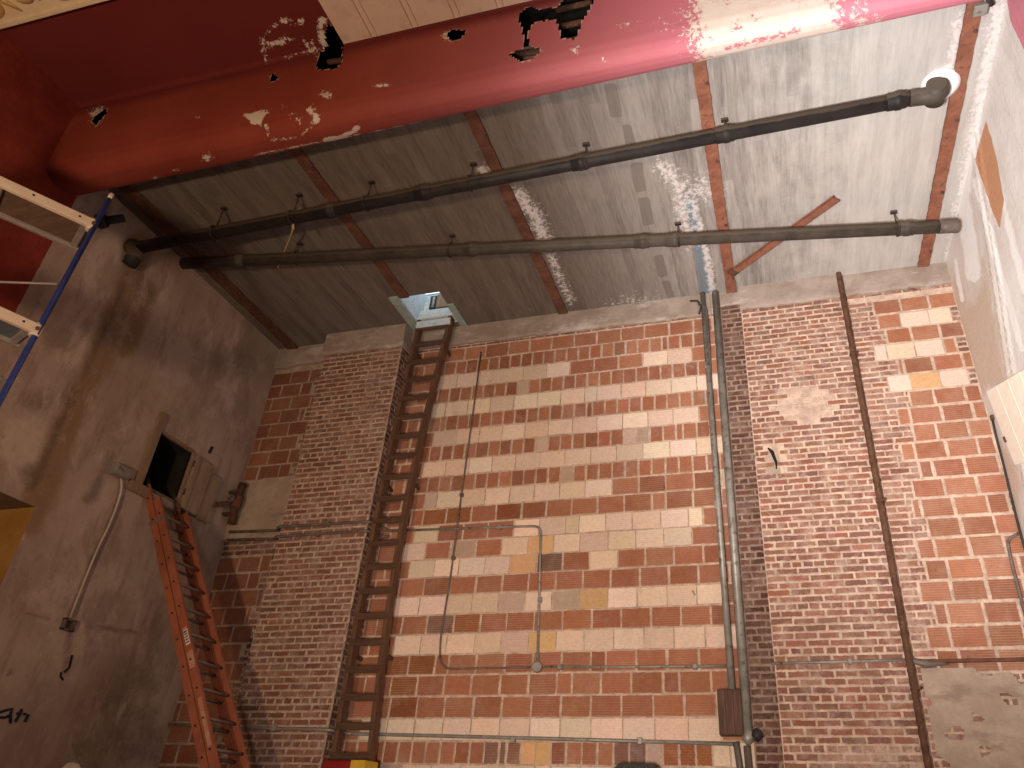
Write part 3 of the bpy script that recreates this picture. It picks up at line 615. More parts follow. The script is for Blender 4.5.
def scar(x, z): return (x - .06) ** 2 / .10 ** 2 + (z - 3.52) ** 2 / .20 ** 2 < 1
def rsm(x, z):
    s = .12 + (.22 if z > 4.2 else 0)
    if (x - .45) ** 2 / .3 ** 2 + (z - 4.2) ** 2 / .25 ** 2 < 1: s = 1.05
    if abs(x - .6) < .45 and .45 < z < .75: s = .75
    return s
courses(pr_, -.15, 1.075, ZF, 5.66, PYR, .010, BRICK, rsm, skip=scar)
pr_.done('brick_pilaster', wb_o)

# smashed-out pocket in the right pilaster
sp = MB(); U = np.linspace(-.06, .17, 14); W = np.linspace(3.30, 3.74, 22)
sp = sheet(U, W, lambda u, w: (u, PYR - .002 - .006 * random.random() + .03 * max(0, 1 - abs(u - .15) / .05), w), lambda u, w: (u - .06) ** 2 / .11 ** 2 + (w - 3.52) ** 2 / .21 ** 2 < 1)
sp.build('mortar_scar', M['patch'], wb_o)
MB().tube([PY(*p, PYR - .015) for p in ((768, 448), (772, 452), (776, 462), (776.5, 469))], [.008, .02, .014, .005], 8).build('brick_cavity', M['void'], wb_o)

# concrete band at the top of the back wall, ragged lower edge
def band(x0, x1, zlo, y0, y1, rag, name, mat=M['band'], seed=0):
    r_ = np.random.default_rng(seed); n = int((x1 - x0) / .05) + 2; xs = np.linspace(x0, x1, n)
    lo = zlo + np.cumsum(r_.normal(0, rag, n)) * .5 + r_.normal(0, rag, n) * .6; lo = np.clip(lo, zlo - .05, zlo + .05)
    mb = MB(); nz = 8; vs = []
    for i, X in enumerate(xs):
        for j in range(nz):
            t = j / (nz - 1); vs.append((X, y0 - (r_.random() * .008 + .006 * math.sin(X * 3 + t * 4)) * (1 if 0 < j < nz - 1 else 0), lo[i] + (ZC + .03 - lo[i]) * t))
    fs = [(i * nz + j, (i + 1) * nz + j, (i + 1) * nz + j + 1, i * nz + j + 1) for i in range(n - 1) for j in range(nz - 1)]
    mb.add(vs, fs, True)
    k = len(mb.v); mb.v += [(X, y1, l) for X, l in zip(xs, lo)]
    for i in range(n - 1): mb.f.append((i * nz, (i + 1) * nz, k + i + 1, k + i)); mb.sm.append(False); mb.mi.append(0)
    for e in (0, n - 1):
        k = len(mb.v); mb.v += [(xs[e], y1, lo[e]), (xs[e], y1, ZC + .03)]; mb.f.append((e * nz, k, k + 1, e * nz + nz - 1)); mb.sm.append(False); mb.mi.append(0)
    return mb.build(name, mat, wb_o)
band(-4.66, -0.52, 5.70, YB - .035, YB + .01, .010, 'concrete_band', seed=1)
band(-0.52, -0.16, 5.80, YB - .02, YB + .01, .010, 'concrete_band', seed=2)
band(-0.16, 1.09, 5.655, PYR - .03, YB, .008, 'concrete_band', seed=3)
band(1.09, XR, 5.70, YB - .04, YB + .01, .012, 'concrete_band', seed=4)
band(-5.90, -4.66, 5.66, PYF - .03, YB, .010, 'concrete_band', seed=5)
band(XL, -5.90, 5.66, YB - .05, YB + .01, .012, 'concrete_band', seed=6)
# cement patches that have flaked off in places and show the wall behind
def flaky(x0, x1, z0, z1, y, name, mat, thr, freq, seed, shape):
    r_ = np.random.default_rng(seed); ph = r_.random((6, 3)) * 6.28
    fr = r_.uniform(.6, 1.6, (6, 2)) * freq
    def nz(u, w): return sum(math.sin(fr[i, 0] * u * (.6 + .3 * i) + ph[i, 0]) * math.sin(fr[i, 1] * w * (1.1 + .5 * i) + ph[i, 1]) for i in range(6)) / 2.2
    mb = sheet(np.linspace(x0, x1, int((x1 - x0) / .018)), np.linspace(z0, z1, int((z1 - z0) / .012)), lambda u, w: (u, y - .004 * nz(u * 2, w), w), lambda u, w: shape(u, w) + .6 * nz(u, w) > thr)
    return mb.build(name, mat, wb_o)
flaky(XL, -5.80, 3.09, 3.92, YB - .035, 'cement_patch', M['patch'], -.3, 5, 3, lambda u, w: min(1, (w - 3.09) * 9, (3.91 - w) * 7) - .3)
flaky(1.14, XR, ZF, 1.40, YB - .022, 'cement_patch', M['patch'], -.22, 6, 5, lambda u, w: min(.25, (1.40 - w) * 6 - .3, (u - 1.12) * 5 - .3) + (.25 if u < 1.5 else 0))

# ---- proscenium header: hollow beam of painted plaster, the lip towards the stage
prof = [(4.09, 5.67), (4.03, 5.628), (3.94, 5.592), (3.85, 5.575), (3.78, 5.595), (3.73, 5.65), (3.705, 5.74), (3.695, 5.90), (3.69, 6.1), (3.69, 6.3), (3.69, 6.48), (3.685, 6.555), (3.66, 6.58), (3.4, 6.582), (2.73, 6.585)]
def resample(p, st):
    out = []
    for (a, b), (c, d) in zip(p[:-1], p[1:]):
        n = max(1, int(round(math.hypot(c - a, d - b) / st)))
        out += [(a + (c - a) * i / n, b + (d - b) * i / n) for i in range(n)]
    return np.array(out + [p[-1]])
pf = resample(prof, .026)
xs = grid_lines(XL, XR + .02, .026)
def hp(X, k):
    y, z = pf[k]; s = np.clip((y - 3.72) / .37, 0, 1)
    return (X, y + s * (0.015 - 0.140 * (X + 6.8) / 8.83), z)
V = np.array([hp(X, k) for X in xs for k in range(len(pf))]); nw = len(pf)
px = proj(V)
def hole(polys, jit=2.0):
    p = px + np.stack([np.sin(px[:, 1] * 1.1) + np.sin(px[:, 1] * .37 + 1), np.sin(px[:, 0] * .9) + np.sin(px[:, 0] * .31)], 1) * jit * .25
    d = np.full(len(p), -1e9)
    for q in polys: d = np.maximum(d, poly_sd(p, q))
    return d
HOLES = [[(326, 24), (333, 26), (339, 33), (347, 39), (342, 45), (342, 60), (336, 69), (324, 70), (316, 68), (318, 55), (327, 48), (326, 38)],
         [(447, 33), (455, 29), (466, 31), (462, 38), (451, 42)], [(269, 77), (274, 74), (279, 76), (274, 82), (269, 82)],
         [(520, 13), (527, 7), (537, 9), (556, 8), (566, -3), (596, -3), (590, 8), (580, 25), (576, 40), (562, 38), (556, 20), (537, 21), (530, 28), (528, 36), (529, 46), (543, 49), (530, 61), (520, 62), (508, 55), (524, 48), (524, 34), (519, 22)],
         [(93, 118), (99, 112), (108, 109), (104, 117), (96, 126), (92, 123)]]
sd = hole(HOLES, 2.0)
fs = []
for i in range(len(xs) - 1):
    for j in range(nw - 1):
        q = (i * nw + j, (i + 1) * nw + j, (i + 1) * nw + j + 1, i * nw + j + 1)
        if max(sd[list(q)]) < 0.0 or sum(sd[list(q)]) < 0: fs.append(q)
hd = MB(); hd.add(V, fs, True)
hd.at['peel'] = paint(V, [('line', [(265, 125), (270, 140), (300, 138), (312, 125)], 3, .5), ('line', [(330, 60), (400, 40), (500, 20)], 2, .3), ('poly', [(690, -10), (694, 14), (692, 40), (700, 60), (700, 70), (770, 58), (850, 42), (838, 20), (842, -10)], 30, .95), ('dot', (690, 20, 18, 44), 0, .5), ('dot', (665, 25, 12, 20), 0, .40), ('dot', (860, 18, 20, 24), 0, .55), ('dot', (880, 20, 14, 14), 0, .5), ('line', [(700, 62), (900, 22)], 4, .75),
    ('poly', [(243, 114), (256, 112), (271, 110), (263, 118), (262, 125), (252, 124)], 3, 1.0), ('dot', (311, 110, 5, 6), 0, .7), ('dot', (316, 118, 4, 5), 0, .9), ('dot', (325, 94, 7, 5), 0, .7), ('dot', (290, 115, 7, 6), 0, .45), ('dot', (298, 119, 9, 6), 0, .45), ('dot', (281, 107, 6), 0, .45),
    ('line', [(265, 58), (262, 40), (270, 28), (285, 20), (302, 22)], 4.5, .52), ('line', [(264, 63), (285, 58), (318, 50)], 2.0, .7), ('line', [(268, 45), (282, 40), (290, 38)], 8, .50), ('line', [(305, 40), (318, 50)], 7, .52), ('dot', (448, 37, 7, 5), 0, .8), ('line', [(325, 140), (345, 137)], 3, .9), ('line', [(345, 136), (358, 128)], 3, .8),
    ('line', [(370, 133), (470, 113)], 1.8, .62), ('line', [(500, 106), (690, 66)], 1.6, .62), ('dot', (207, 158, 7, 5), 0, .7), ('dot', (175, 170, 5, 3), 0, .65), ('line', [(255, 155), (360, 134)], 1.5, .6), ('dot', (155, 178, 5, 3), 0, .6), ('dot', (198, 118, 5, 3), 0, .6), ('dot', (575, 50, 6, 10), 0, .5), ('dot', (605, 60, 8, 5), 0, .5), ('dot', (520, 58, 24, 12), 0, .3), ('dot', (382, 85, 10, 3), 0, .7), ('dot', (98, 115, 11, 9), 0, .7), ('line', [(323, 20), (320, 30), (324, 45)], 5, .7), ('line', [(620, 25), (660, 20)], 6, .4)])
hd.at['keep'] = paint(V, [('line', [(725, 48), (770, 38), (800, 30)], 4, .62), ('dot', (735, 28, 12, 8), 0, .5), ('dot', (755, 18, 8, 6), 0, .5), ('dot', (700, 35, 6, 10), 0, .5), ('dot', (715, 38, 10, 6), 0, .45)])
hd.at['raw'] = np.clip(0.5 + (sd + 1.0) / 2.0, 0, 1) * (sd > -4) * .62
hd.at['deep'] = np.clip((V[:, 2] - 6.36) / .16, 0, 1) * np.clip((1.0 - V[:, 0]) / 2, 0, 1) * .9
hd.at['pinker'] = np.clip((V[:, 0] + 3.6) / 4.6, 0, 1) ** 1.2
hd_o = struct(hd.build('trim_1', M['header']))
hs = MB()   # stage-side face and lid of the hollow beam
hs.add([(XL, 4.10, 5.685), (XR, 3.955, 5.685), (XR, 3.955, 7.0), (XL, 4.10, 7.0)], [(0, 1, 2, 3)])
hs.add([(XL, 2.73, 6.95), (XR, 2.73, 6.95), (XR, 4.1, 6.95), (XL, 4.1, 6.95)], [(0, 1, 2, 3)])
hs.build('beam_core', M['void'], hd_o)
# torn lath and timber showing inside the two big holes
tl = MB()
for a, b, y0 in (((505, 57), (545, 50), 3.86), ((556, 28), (582, 22), 3.85), ((556, 10), (592, 2), 3.88), ((317, 64), (343, 60), 3.84)):
    p, q = PY(*a, y0), PY(*b, y0); tl.tube([p, (p + q) / 2, q], .03, 6)
tl.build('torn_lath', M['rust_dark'], hd_o)

# cream fluted panel in the auditorium soffit, running back from the header
fp = MB(); x = -3.60; zz = 6.545
pts = []
while x < 0.9:
    for dx, dz in ((0, 0), (.30, 0), (.305, .018), (.32, .018), (.325, 0), (.36, 0), (.365, .015), (.38, .015), (.385, 0)):
        pts.append((x + dx, zz + dz))
    x += .43
n = len(pts); vs = [(p[0], Y, p[1] - 0.0) for Y in (3.655, 2.2) for p in pts]
fp.add(vs, [(i, i + 1, n + i + 1, n + i) for i in range(n - 1)])
fp.add([(-3.60, 3.655, zz), (-3.60, 2.2, zz), (-3.60, 2.2, 6.6), (-3.60, 3.655, 6.6), (.9, 3.655, zz), (.9, 3.655, 6.6)], [(0, 1, 2, 3), (0, 3, 5, 4)])
struct(fp.build('trim_2', M['cream']))
# gilded ornament band beside the auditorium ceiling
ob = MB().box((XL, 1.6, 6.52), (XR, 2.73, 6.60), .01).box((XL, 2.69, 6.50), (XR, 2.74, 6.54), .008)
ob_o = struct(ob.build('trim_3', M['ivory']))
for k in range(14):
    cx = -6.66 + k * .40; cy = 2.52 - .03 * (k % 2); sg = 1 if k % 2 == 0 else -1
    sc_ = MB(); pts = [(cx + (.02 + .017 * t) * math.cos(t * 1.25), cy + sg * (.02 + .017 * t) * .85 * math.sin(t * 1.25), 6.515) for t in np.linspace(0, 7.5, 36)]
    sc_.tube(pts, [.016 + .016 * math.sin(i / 35 * math.pi) for i in range(36)], 7)
    sc_.tube([(cx + .13, cy - .10 * sg, 6.515), (cx + .19, cy - .02 * sg, 6.51), (cx + .27, cy + .12 * sg, 6.515)], [.012, .036, .008], 7)
    sc_.build('gilt_scroll', M['gold'], ob_o)

# ------------------------------------------------------------------ things
# ---- five steel beams in the ceiling
BEAM = [(-6.57, 4.05, 7.55, .16, 'rusty steel beam along the ceiling edge nearest the left plaster wall'),
        (-4.41, 4.05, 6.79, .125, 'rusty steel ceiling beam that ends at the roof hatch'),
        (-2.47, 4.05, 7.56, .125, 'dark rusted steel ceiling beam crossing between the roof hatch and the blue leak stain'),
        (-0.245, 3.95, 7.57, .125, 'rusty steel ceiling beam with a loose slanting bar hanging off its end'),
        (2.03, 3.95, 7.57, .125, 'rusty steel ceiling beam nearest the right wall, beside the white drain flange')]
for x, y0, y1, w, lab in BEAM:
    t = thing('ceiling_beam', (x, y0, ZC), lab, 'beam', 'steel beams in the stage ceiling')
    n = 60; mb = MB(); vs = []; fs = []
    for i in range(n + 1):
        Y = y0 + (y1 - y0) * i / n; wl_ = w / 2 * (1 + .07 * random.uniform(-1, 1)); wr_ = w / 2 * (1 + .07 * random.uniform(-1, 1)); d = .034 + random.uniform(-.003, .003)
        vs += [(x - wl_, Y, ZC + .01), (x - wl_, Y, ZC - d), (x + wr_, Y, ZC - d), (x + wr_, Y, ZC + .01)]
    for i in range(n):
        for k in range(3): fs.append((4 * i + k, 4 * i + k + 1, 4 * i + 5 + k, 4 * i + 4 + k))
    fs += [(0, 1, 2, 3), (4 * n, 4 * n + 1, 4 * n + 2, 4 * n + 3)]
    mb.add(vs, fs); mb.build('flange', M['rust_red'] if x > -1 else M['rust'] if x > -6 else M['rust_dark'], t)
    for k in range(4):
        Y = y0 + .5 + k * (y1 - y0 - .8) / 3
        MB().tube([(x + w / 2 - .02, Y, ZC - .03), (x + w / 2 - .02, Y, ZC - .05)], .018, 6).build('bolt', M['rust_dark'], t)

# ---- loose angle bar
a = PZ(733, 273, 5.955); b = PZ(837, 199, 5.945); t = thing('steel_bar', a, 'loose rusty square bar slanting away from the end of a ceiling beam', 'bar')
d = (b - a) / np.linalg.norm(b - a); u = np.cross(d, (0, 0, 1)); u /= np.linalg.norm(u); w = np.cross(u, d); L = np.linalg.norm(b - a)
MB().box((0, -.05, -.006), (L, .05, .006), .003, (a, (d, u, w))).box((0, .038, -.006), (L, .05, .032), .003, (a, (d, u, w))).box((0, -.05, -.006), (L, -.038, .032), .003, (a, (d, u, w))).build('channel', M['rust_red'], t)
MB().box((-.05, -.06, -.01), (.06, .06, .045), .01, (a, (d, u, w))).build('end_clamp', M['rust_dark'], t)

# ---- drain pipes under the ceiling
def drain(name, pts, R, label, couplings, hangers, mat, hmat, extra=None):
    pts = [np.array(p, float) for p in pts]; t = thing(name, pts[0], label, 'pipe')
    MB().tube(pts, R, 20).build('pipe', mat, t)
    A, B = pts[0], pts[-1] if extra is None else pts[-1]
    d = (B - A) / np.linalg.norm(B - A)
    for c in couplings:
        p = A + (B - A) * c
        MB().tube([p - d * .10, p - d * .095, p - d * .03, p - d * .025, p + d * .025, p + d * .03, p + d * .07, p + d * .075], [R, R * 1.12, R * 1.12, R * 1.22, R * 1.22, R * 1.12, R * 1.12, R], 20, False).build('coupling', mat, t)
    for h in hangers:
        p = A + (B - A) * h; mb = MB()
        ring = [p + (R + .008) * (math.cos(q) * np.array([0, 0, 1.0]) + math.sin(q) * np.cross(d, (0, 0, 1))) for q in np.linspace(0, 2 * math.pi, 22)]
        mb.tube(ring, .010, 6)
        mb.tube([(p[0], p[1], p[2] + R), (p[0], p[1], ZC + .01)], .009, 6); mb.box((p[0] - .035, p[1] - .02, ZC - .03), (p[0] + .035, p[1] + .02, ZC + .005), .004)
        mb.build('hanger', hmat, t)
    return t
p1a = PX(131, 249, XL + .02); p1b = PY(912, 98, 4.93)
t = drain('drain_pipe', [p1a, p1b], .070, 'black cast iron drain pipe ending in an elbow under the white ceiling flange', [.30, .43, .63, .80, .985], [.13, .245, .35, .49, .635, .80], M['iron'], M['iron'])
d = (p1b - p1a) / np.linalg.norm(p1b - p1a)
el = bend([p1b - d * .02, p1b + d * .26 + np.array([0, 0, -.03]), p1b + d * .27 + np.array([0, .0, .22])], .16, 8)
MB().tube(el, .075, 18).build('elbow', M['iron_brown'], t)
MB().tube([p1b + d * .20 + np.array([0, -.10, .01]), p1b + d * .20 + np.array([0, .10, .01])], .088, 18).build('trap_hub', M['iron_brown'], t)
fc = np.array([p1b[0] + .27, p1b[1] + .03, 0])
MB().tube([(fc[0], fc[1], ZC + .02), (fc[0], fc[1], ZC - .035), (fc[0], fc[1], ZC - .05)], [.17, .17, .13], 26).build('roof_flange', M['flange'], t)
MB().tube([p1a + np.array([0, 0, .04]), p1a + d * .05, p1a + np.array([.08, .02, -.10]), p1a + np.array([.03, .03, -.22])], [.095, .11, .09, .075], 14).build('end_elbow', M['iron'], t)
p2a = PX(181, 263, XL + .03) + np.array([0, 0, -.11]); p2a = PX(183, 263.5, -6.60); p2b = PX(958, 226, 2.225)
p2a[2] -= 0.0; p2b[2] -= 0.0
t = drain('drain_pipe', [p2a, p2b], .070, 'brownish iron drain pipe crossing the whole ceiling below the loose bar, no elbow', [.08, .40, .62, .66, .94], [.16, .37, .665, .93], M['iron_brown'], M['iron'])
MB().tube([p2b - np.array([.20, .03, 0]), p2b], [.075, .075], 18).build('end_sleeve', M['conduit_dark'], t)

# ---- black stub pipe high in the left corner
a = PX(99, 222, XL - .0); b = PX(124, 218, XL + .22)
t = thing('pipe_stub', a, 'short black pipe stub poking from the left wall under the header', 'pipe')
MB().tube([a, b], .045, 14).build('pipe', M['black'], t); MB().tube([a, a + (b - a) * .3], [.08, .07], 14).build('collar', M['black'], t)

# ---- roof hatch
t = thing('roof_hatch', ((QX0 + QX1) / 2, (QY0 + QY1) / 2, ZC), 'open roof hatch with pale grey curb and daylight above the wooden ladder', 'hatch')
HT = 6.55; ZK = ZC + .003
cb = MB().box((QX0 - .04, QY0 - .04, ZK), (QX0, QY1 + .04, HT)).box((QX1, QY0 - .04, ZK), (QX1 + .04, QY1 + .04, HT)).box((QX0, QY0 - .04, ZK), (QX1, QY0, HT)).box((QX0, QY1, ZK), (QX1, QY1 + .04, HT))
cb.build('curb', M['hatch_white'], t)
MB().box((QX0 - .13, QY0 - .05, ZC - .035), (QX0 + .005, QY1 + .08, ZC - .002), .006).build('trim_board', M['hatch_green'], t)
MB().box((QX1 - .005, QY0 + .25, ZC - .03), (QX1 + .09, QY1 + .08, ZC - .002), .006).build('trim_board', M['hatch_green'], t)
MB().box((QX0, QY1 - .14, ZC + .02), (QX1, QY1, ZC + .09), .008).box((QX0, QY1 - .10, ZC + .12), (QX1, QY1 - .01, ZC + .20), .008).build('sill_ledge', M['hatch_white'], t)
va, vb = PY(431.5, 297, QY1 - .03), PY(446, 307.5, QY1 - .03)
MB().box((va[0], QY1 - .05, vb[2]), (QX1 - .01, QY1 - .004, va[2]), .004).build('dark_vent', M['black'], t)
MB().box((va[0] + .04, QY1 - .06, vb[2] + .02), (va[0] + .075, QY1 - .03, va[2] - .02), .004).build('vent_slat', M['conduit'], t)
MB().box((va[0] + .11, QY1 - .065, vb[2]), (QX1 - .008, QY1 - .02, va[2]), .004).build('vent_panel', M['frame_wood'], t)
# lid folded back over the far curb
c, s_ = math.cos(math.radians(20)), math.sin(math.radians(20))
MB().box((QX0 - .06, 0, 0), (QX1 + .06, .75, .05), .01, ((0, QY1 + .04, HT), ((1, 0, 0), (0, c, s_), (0, -s_, c)))).build('lid', M['conduit'], t)

# ---- tall wooden ladder on the back wall
t = thing('wooden_ladder', (-4.27, 7.38, ZF), 'tall brown wooden ladder fixed to the back wall below the roof hatch', 'ladder')
def railx(side, z):   # slightly bowed rails
    tt = np.clip((z + .5) / 6.5, 0, 1); lo, hi = ((-4.50, -4.475) if side < 0 else (-4.05, -4.01)); bow = -.085 * math.sin(tt * math.pi) * (1 if side < 0 else 1.05)
    return lo + (hi - lo) * tt + bow + (0.0 if side < 0 else -.10 * math.sin(tt * math.pi))
for side in (-1, 1):
    mb = MB(); zs = np.linspace(ZF, 6.03 if side < 0 else 6.05, 30); vs = []; fs = []
    for z in zs:
        x = railx(side, z)
        vs += [(x - .024, 7.33, z), (x + .024, 7.33, z), (x + .024, 7.435, z), (x - .024, 7.435, z)]
    for i in range(len(zs) - 1):
        for k in range(4): fs.append((4 * i + k, 4 * i + (k + 1) % 4, 4 * i + 4 + (k + 1) % 4, 4 * i + 4 + k))
    m = 4 * (len(zs) - 1); fs += [(0, 1, 2, 3), (m, m + 1, m + 2, m + 3)]
    mb.add(vs, fs); mb.build('rail', M['old_wood'], t)
z = PY(365, 592, 7.36)[2] - .277 * 7
while z < 5.9:
    if z > ZF + .1:
        x0, x1 = railx(-1, z), railx(1, z)
        MB().box((x0 - .02, 7.325, z - .036), (x1 + .02, 7.35, z + .036), .005).build('rung', M['rung_wood'], t)
    z += .277
MB().box((railx(-1, 5.95) - .02, 7.32, 5.88), (railx(1, 5.95) + .02, 7.352, 5.99), .005).build('top_rail', M['hatch_white'], t)
for z in (5.55, 3.6, 1.6):
    for side in (-1, 1):
        x = railx(side, z); MB().box((x - .012, 7.43, z - .02), (x + .012, YB - .005, z + .02), .004).build('wall_bracket', M['rust_dark'], t)

# ---- orange extension ladder against the access opening
base = np.array([-6.77, 0, 3.20]); dn = np.array([.528, 0, -.849]); dn /= np.linalg.norm(dn); nr = np.array([-dn[2], 0, dn[0]])   # down the ladder, off its face
LEN = (3.20 - ZF) / -dn[2] - .05
t = thing('extension_ladder', (base + dn * LEN + np.array([0, 6.44, 0])), 'orange fibreglass extension ladder leaning on the left wall below the access opening', 'ladder')
YL, YR = 6.215, 6.665
def fr(y): return (base + np.array([0, y, 0]), (dn, np.array([0, 1.0, 0]), nr))
for (o0, o1, s0, s1) in ((-.082, -.004, -.12, LEN - .35), (.004, .085, .16, LEN)):     # fly section behind, base section in front
    for y, sg in ((YL, 1), (YR, -1)):
        mb = MB(); F = fr(y)
        mb.box((s0, -.004, o0), (s1, .004, o1), .002, F)                         # web
        lo, hi = sorted((0, sg * .03)); mb.box((s0, lo, o1 - .008), (s1, hi, o1), .002, F).box((s0, lo, o0), (s1, hi, o0 + .008), .002, F)
        ro = mb.build('rail', M['orange'], t)
        k = s0 + .22
        while k < s1 - .05:
            MB().tube([F[0] + dn * k + nr * (o0 + o1) / 2 + np.array([0, -.012 * sg, 0]), F[0] + dn * k + nr * (o0 + o1) / 2 + np.array([0, .012 * sg, 0])], .011, 7).build('rivet', M['black'], ro)
            k += .305
    k = s0 + .22
    while k < s1 - .05:
        c = base + dn * k + nr * (o0 + o1) / 2
        MB().tube([c + np.array([0, YL + .004, 0]), c + np.array([0, YR - .004, 0])], .017, 8).build('rung', M['alu'], t)
        k += .305
F = fr(YL)
for y, lo, hi in ((YL, -.012, .035), (YR, -.035, .012)): MB().box((-.20, lo, -.09), (-.09, hi, .0), .01, fr(y)).build('rail_cap', M['black'], t)
MB().box((.42, -.014, -.09), (.47, .03, .095), .004, F).build('guide_bracket', M['alu'], t)
MB().box((-.08, 0, -.07), (-.03, .45, -.02), .008, F).build('top_rung', M['alu'], t)
MB().box((1.86, -.006, .03), (2.05, -.004, .075), .0, F).build('warning_label', M['label_white'], t)
lb = MB(); lb.box((1.85, -.0075, .028), (1.88, -.0055, .077), .0, F)
lb.build('label_heading', M['label_red'], t)
lt = MB()
for k in range(5): lt.box((1.895 + k * .03, -.0075, .036), (1.908 + k * .03, -.0055, .069), 0, F)
lt.build('label_print', M['ink'], t)
for k0, k1, o0, o1 in ((2.12, 2.30, .02, .08), (2.62, 3.1, .03, .07)): MB().box((k0, -.0065, o0), (k1, -.004, o1), .0, F).build('scuff_patch', M['scuff'], t)
for y in (YL, YR): MB().box((LEN - .12, -.03, -.03), (LEN, .03, .10), .012, fr(y)).build('foot', M['black'], t)

# ---- access opening frame and its swung-back door
t = thing('access_door', (XL, HY0, HZ0), 'small drab access door swung open on the left wall above the orange ladder', 'door')
fm = MB().box((XL - .04, HY0 - .105, HZ0 - .10), (XL + .03, HY0 - .0, HZ1 + .22), .006).box((XL - .03, HY0, HZ1 - .005), (XL + .022, HY1 + .03, HZ1 + .022), .005).box((XL - .03, HY1 - .0, HZ0 - .02), (XL + .028, HY1 + .045, HZ1), .005).box((XL - .02, HY0 - .17, HZ0 - .12), (XL + .04, HY0 + .12, HZ0 - .0), .008)
fm.build('frame', M['frame_wood'], t)
dr = MB().box((XL + .012, HY1 + .05, HZ0 - .03), (XL + .045, HY1 + .33, HZ1 - .02), .006).box((XL + .008, HY1 + .335, HZ0 - .05), (XL + .04, HY1 + .57, HZ1 - .10), .02)
do = dr.build('door_panel', M['door_wood'], t)
MB().box((XL + .044, HY1 + .10, HZ0 - .03), (XL + .058, HY1 + .13, HZ1 - .02), .004).box((XL + .044, HY1 + .31, HZ0 - .03), (XL + .056, HY1 + .345, HZ1 - .06), .004).build('batten', M['frame_wood'], do)
MB().box((XL + .01, HY1 + .05, HZ0 - .045), (XL + .03, HY1 + .56, HZ0 - .03), .003).build('bottom_edge', M['box_wood'], do)
MB().box((XL - .01, HY1 + .12, HZ0 - .14), (XL + .02, HY1 + .18, HZ0 - .04), .004).build('latch', M['black'], t)
for z in (HZ0 + .12, HZ1 - .18): MB().tube([(XL + .035, HY1 + .045, z), (XL + .035, HY1 + .045, z + .08)], .012, 8).build('hinge', M['rust_dark'], t)

# ---- box and pale conduit on the left wall
a = PX(117, 472, XL); t = thing('junction_box', a, 'grey junction box with pale conduit running down the left plaster wall', 'electrical box')
mb = MB().box((XL - .004, a[1] - .10, a[2] - .06), (XL + .08, a[1] + .10, a[2] + .07), .01); mb.build('box', M['conduit'], t)
MB().box((XL + .078, a[1] - .085, a[2] - .05), (XL + .088, a[1] + .085, a[2] + .06), .004).build('cover', M['conduit'], t)
pts = [PX(x, y, XL + .03) for x, y in ((121, 478), (122, 487), (119, 500), (110, 524), (98, 548), (84, 582), (70, 618))]
MB().tube(bend(pts, .1, 4), .011, 10).build('conduit', M['conduit_pale'], t)
q = PX(67, 625, XL); MB().box((XL - .004, q[1] - .07, q[2] - .055), (XL + .035, q[1] - .04, q[2] + .055), .004).box((XL - .004, q[1] + .04, q[2] - .055), (XL + .035, q[1] + .07, q[2] + .055), .004).box((XL - .004, q[1] - .07, q[2] - .055), (XL + .035, q[1] + .07, q[2] - .035), .004).box((XL - .004, q[1] - .07, q[2] + .035), (XL + .035, q[1] + .07, q[2] + .055), .004).build('open_box', M['conduit_dark'], t)
MB().box((XL - .003, q[1] - .04, q[2] - .035), (XL + .004, q[1] + .04, q[2] + .035)).build('box_interior', M['box_wood'], t)

# ---- standpipe valve in the left rear corner
a = PX(236, 502, XL + .14); t = thing('pipe_valve', a, 'dark iron valve on a short standpipe in the left rear corner', 'valve')
top = PX(243, 484, XL + .14); bot = PX(231, 524, XL + .14)
MB().tube([bot, a, top], [.05, .048, .05], 14).build('pipe', M['rust_dark'], t)
MB().tube([a - np.array([0, 0, .09]), a - np.array([0, 0, .06]), a + np.array([0, 0, .06]), a + np.array([0, 0, .09])], [.055, .075, .075, .055], 14).build('valve_body', M['rust'], t)
e = PX(216, 505, XL + .12); MB().tube([a, (a + e) / 2, e], [.03, .025, .035], 10).build('outlet', M['rust_dark'], t)
w_ = MB(); cc = a + np.array([.02, -.13, 0]); w_.tube([cc + .045 * np.array([math.cos(q), 0, math.sin(q)]) for q in np.linspace(0, 2 * math.pi, 14)], .010, 6); w_.tube([a, cc], .014, 8); w_.tube([cc - (.045, 0, 0), cc + (.045, 0, 0)], .008, 6)
w_.build('handwheel', M['alu'], t)
for z in (a[2] - .16, a[2] + .14): MB().box((XL, a[1] - .03, z - .02), (XL + .15, a[1] + .03, z + .02), .005).build('wall_clip', M['rust_dark'], t)

# ---- conduits on the back wall
def conduit(pts, r, label, mat, clips=(), name='conduit', rb=.07):
    t = thing(name, pts[0], label, 'conduit'); P = bend(pts, rb, 6)
    MB().tube(P, r, 10).build('tube', mat, t)
    for c in clips:
        c = np.array(c, float); MB().box((c[0] - .022, c[1] - r - .006, c[2] - r - .012), (c[0] + .022, YB + .0 if len(c) < 4 else c[3], c[2] + r + .012), .004).build('clip', mat, t)
    return t
yw = YB - .035
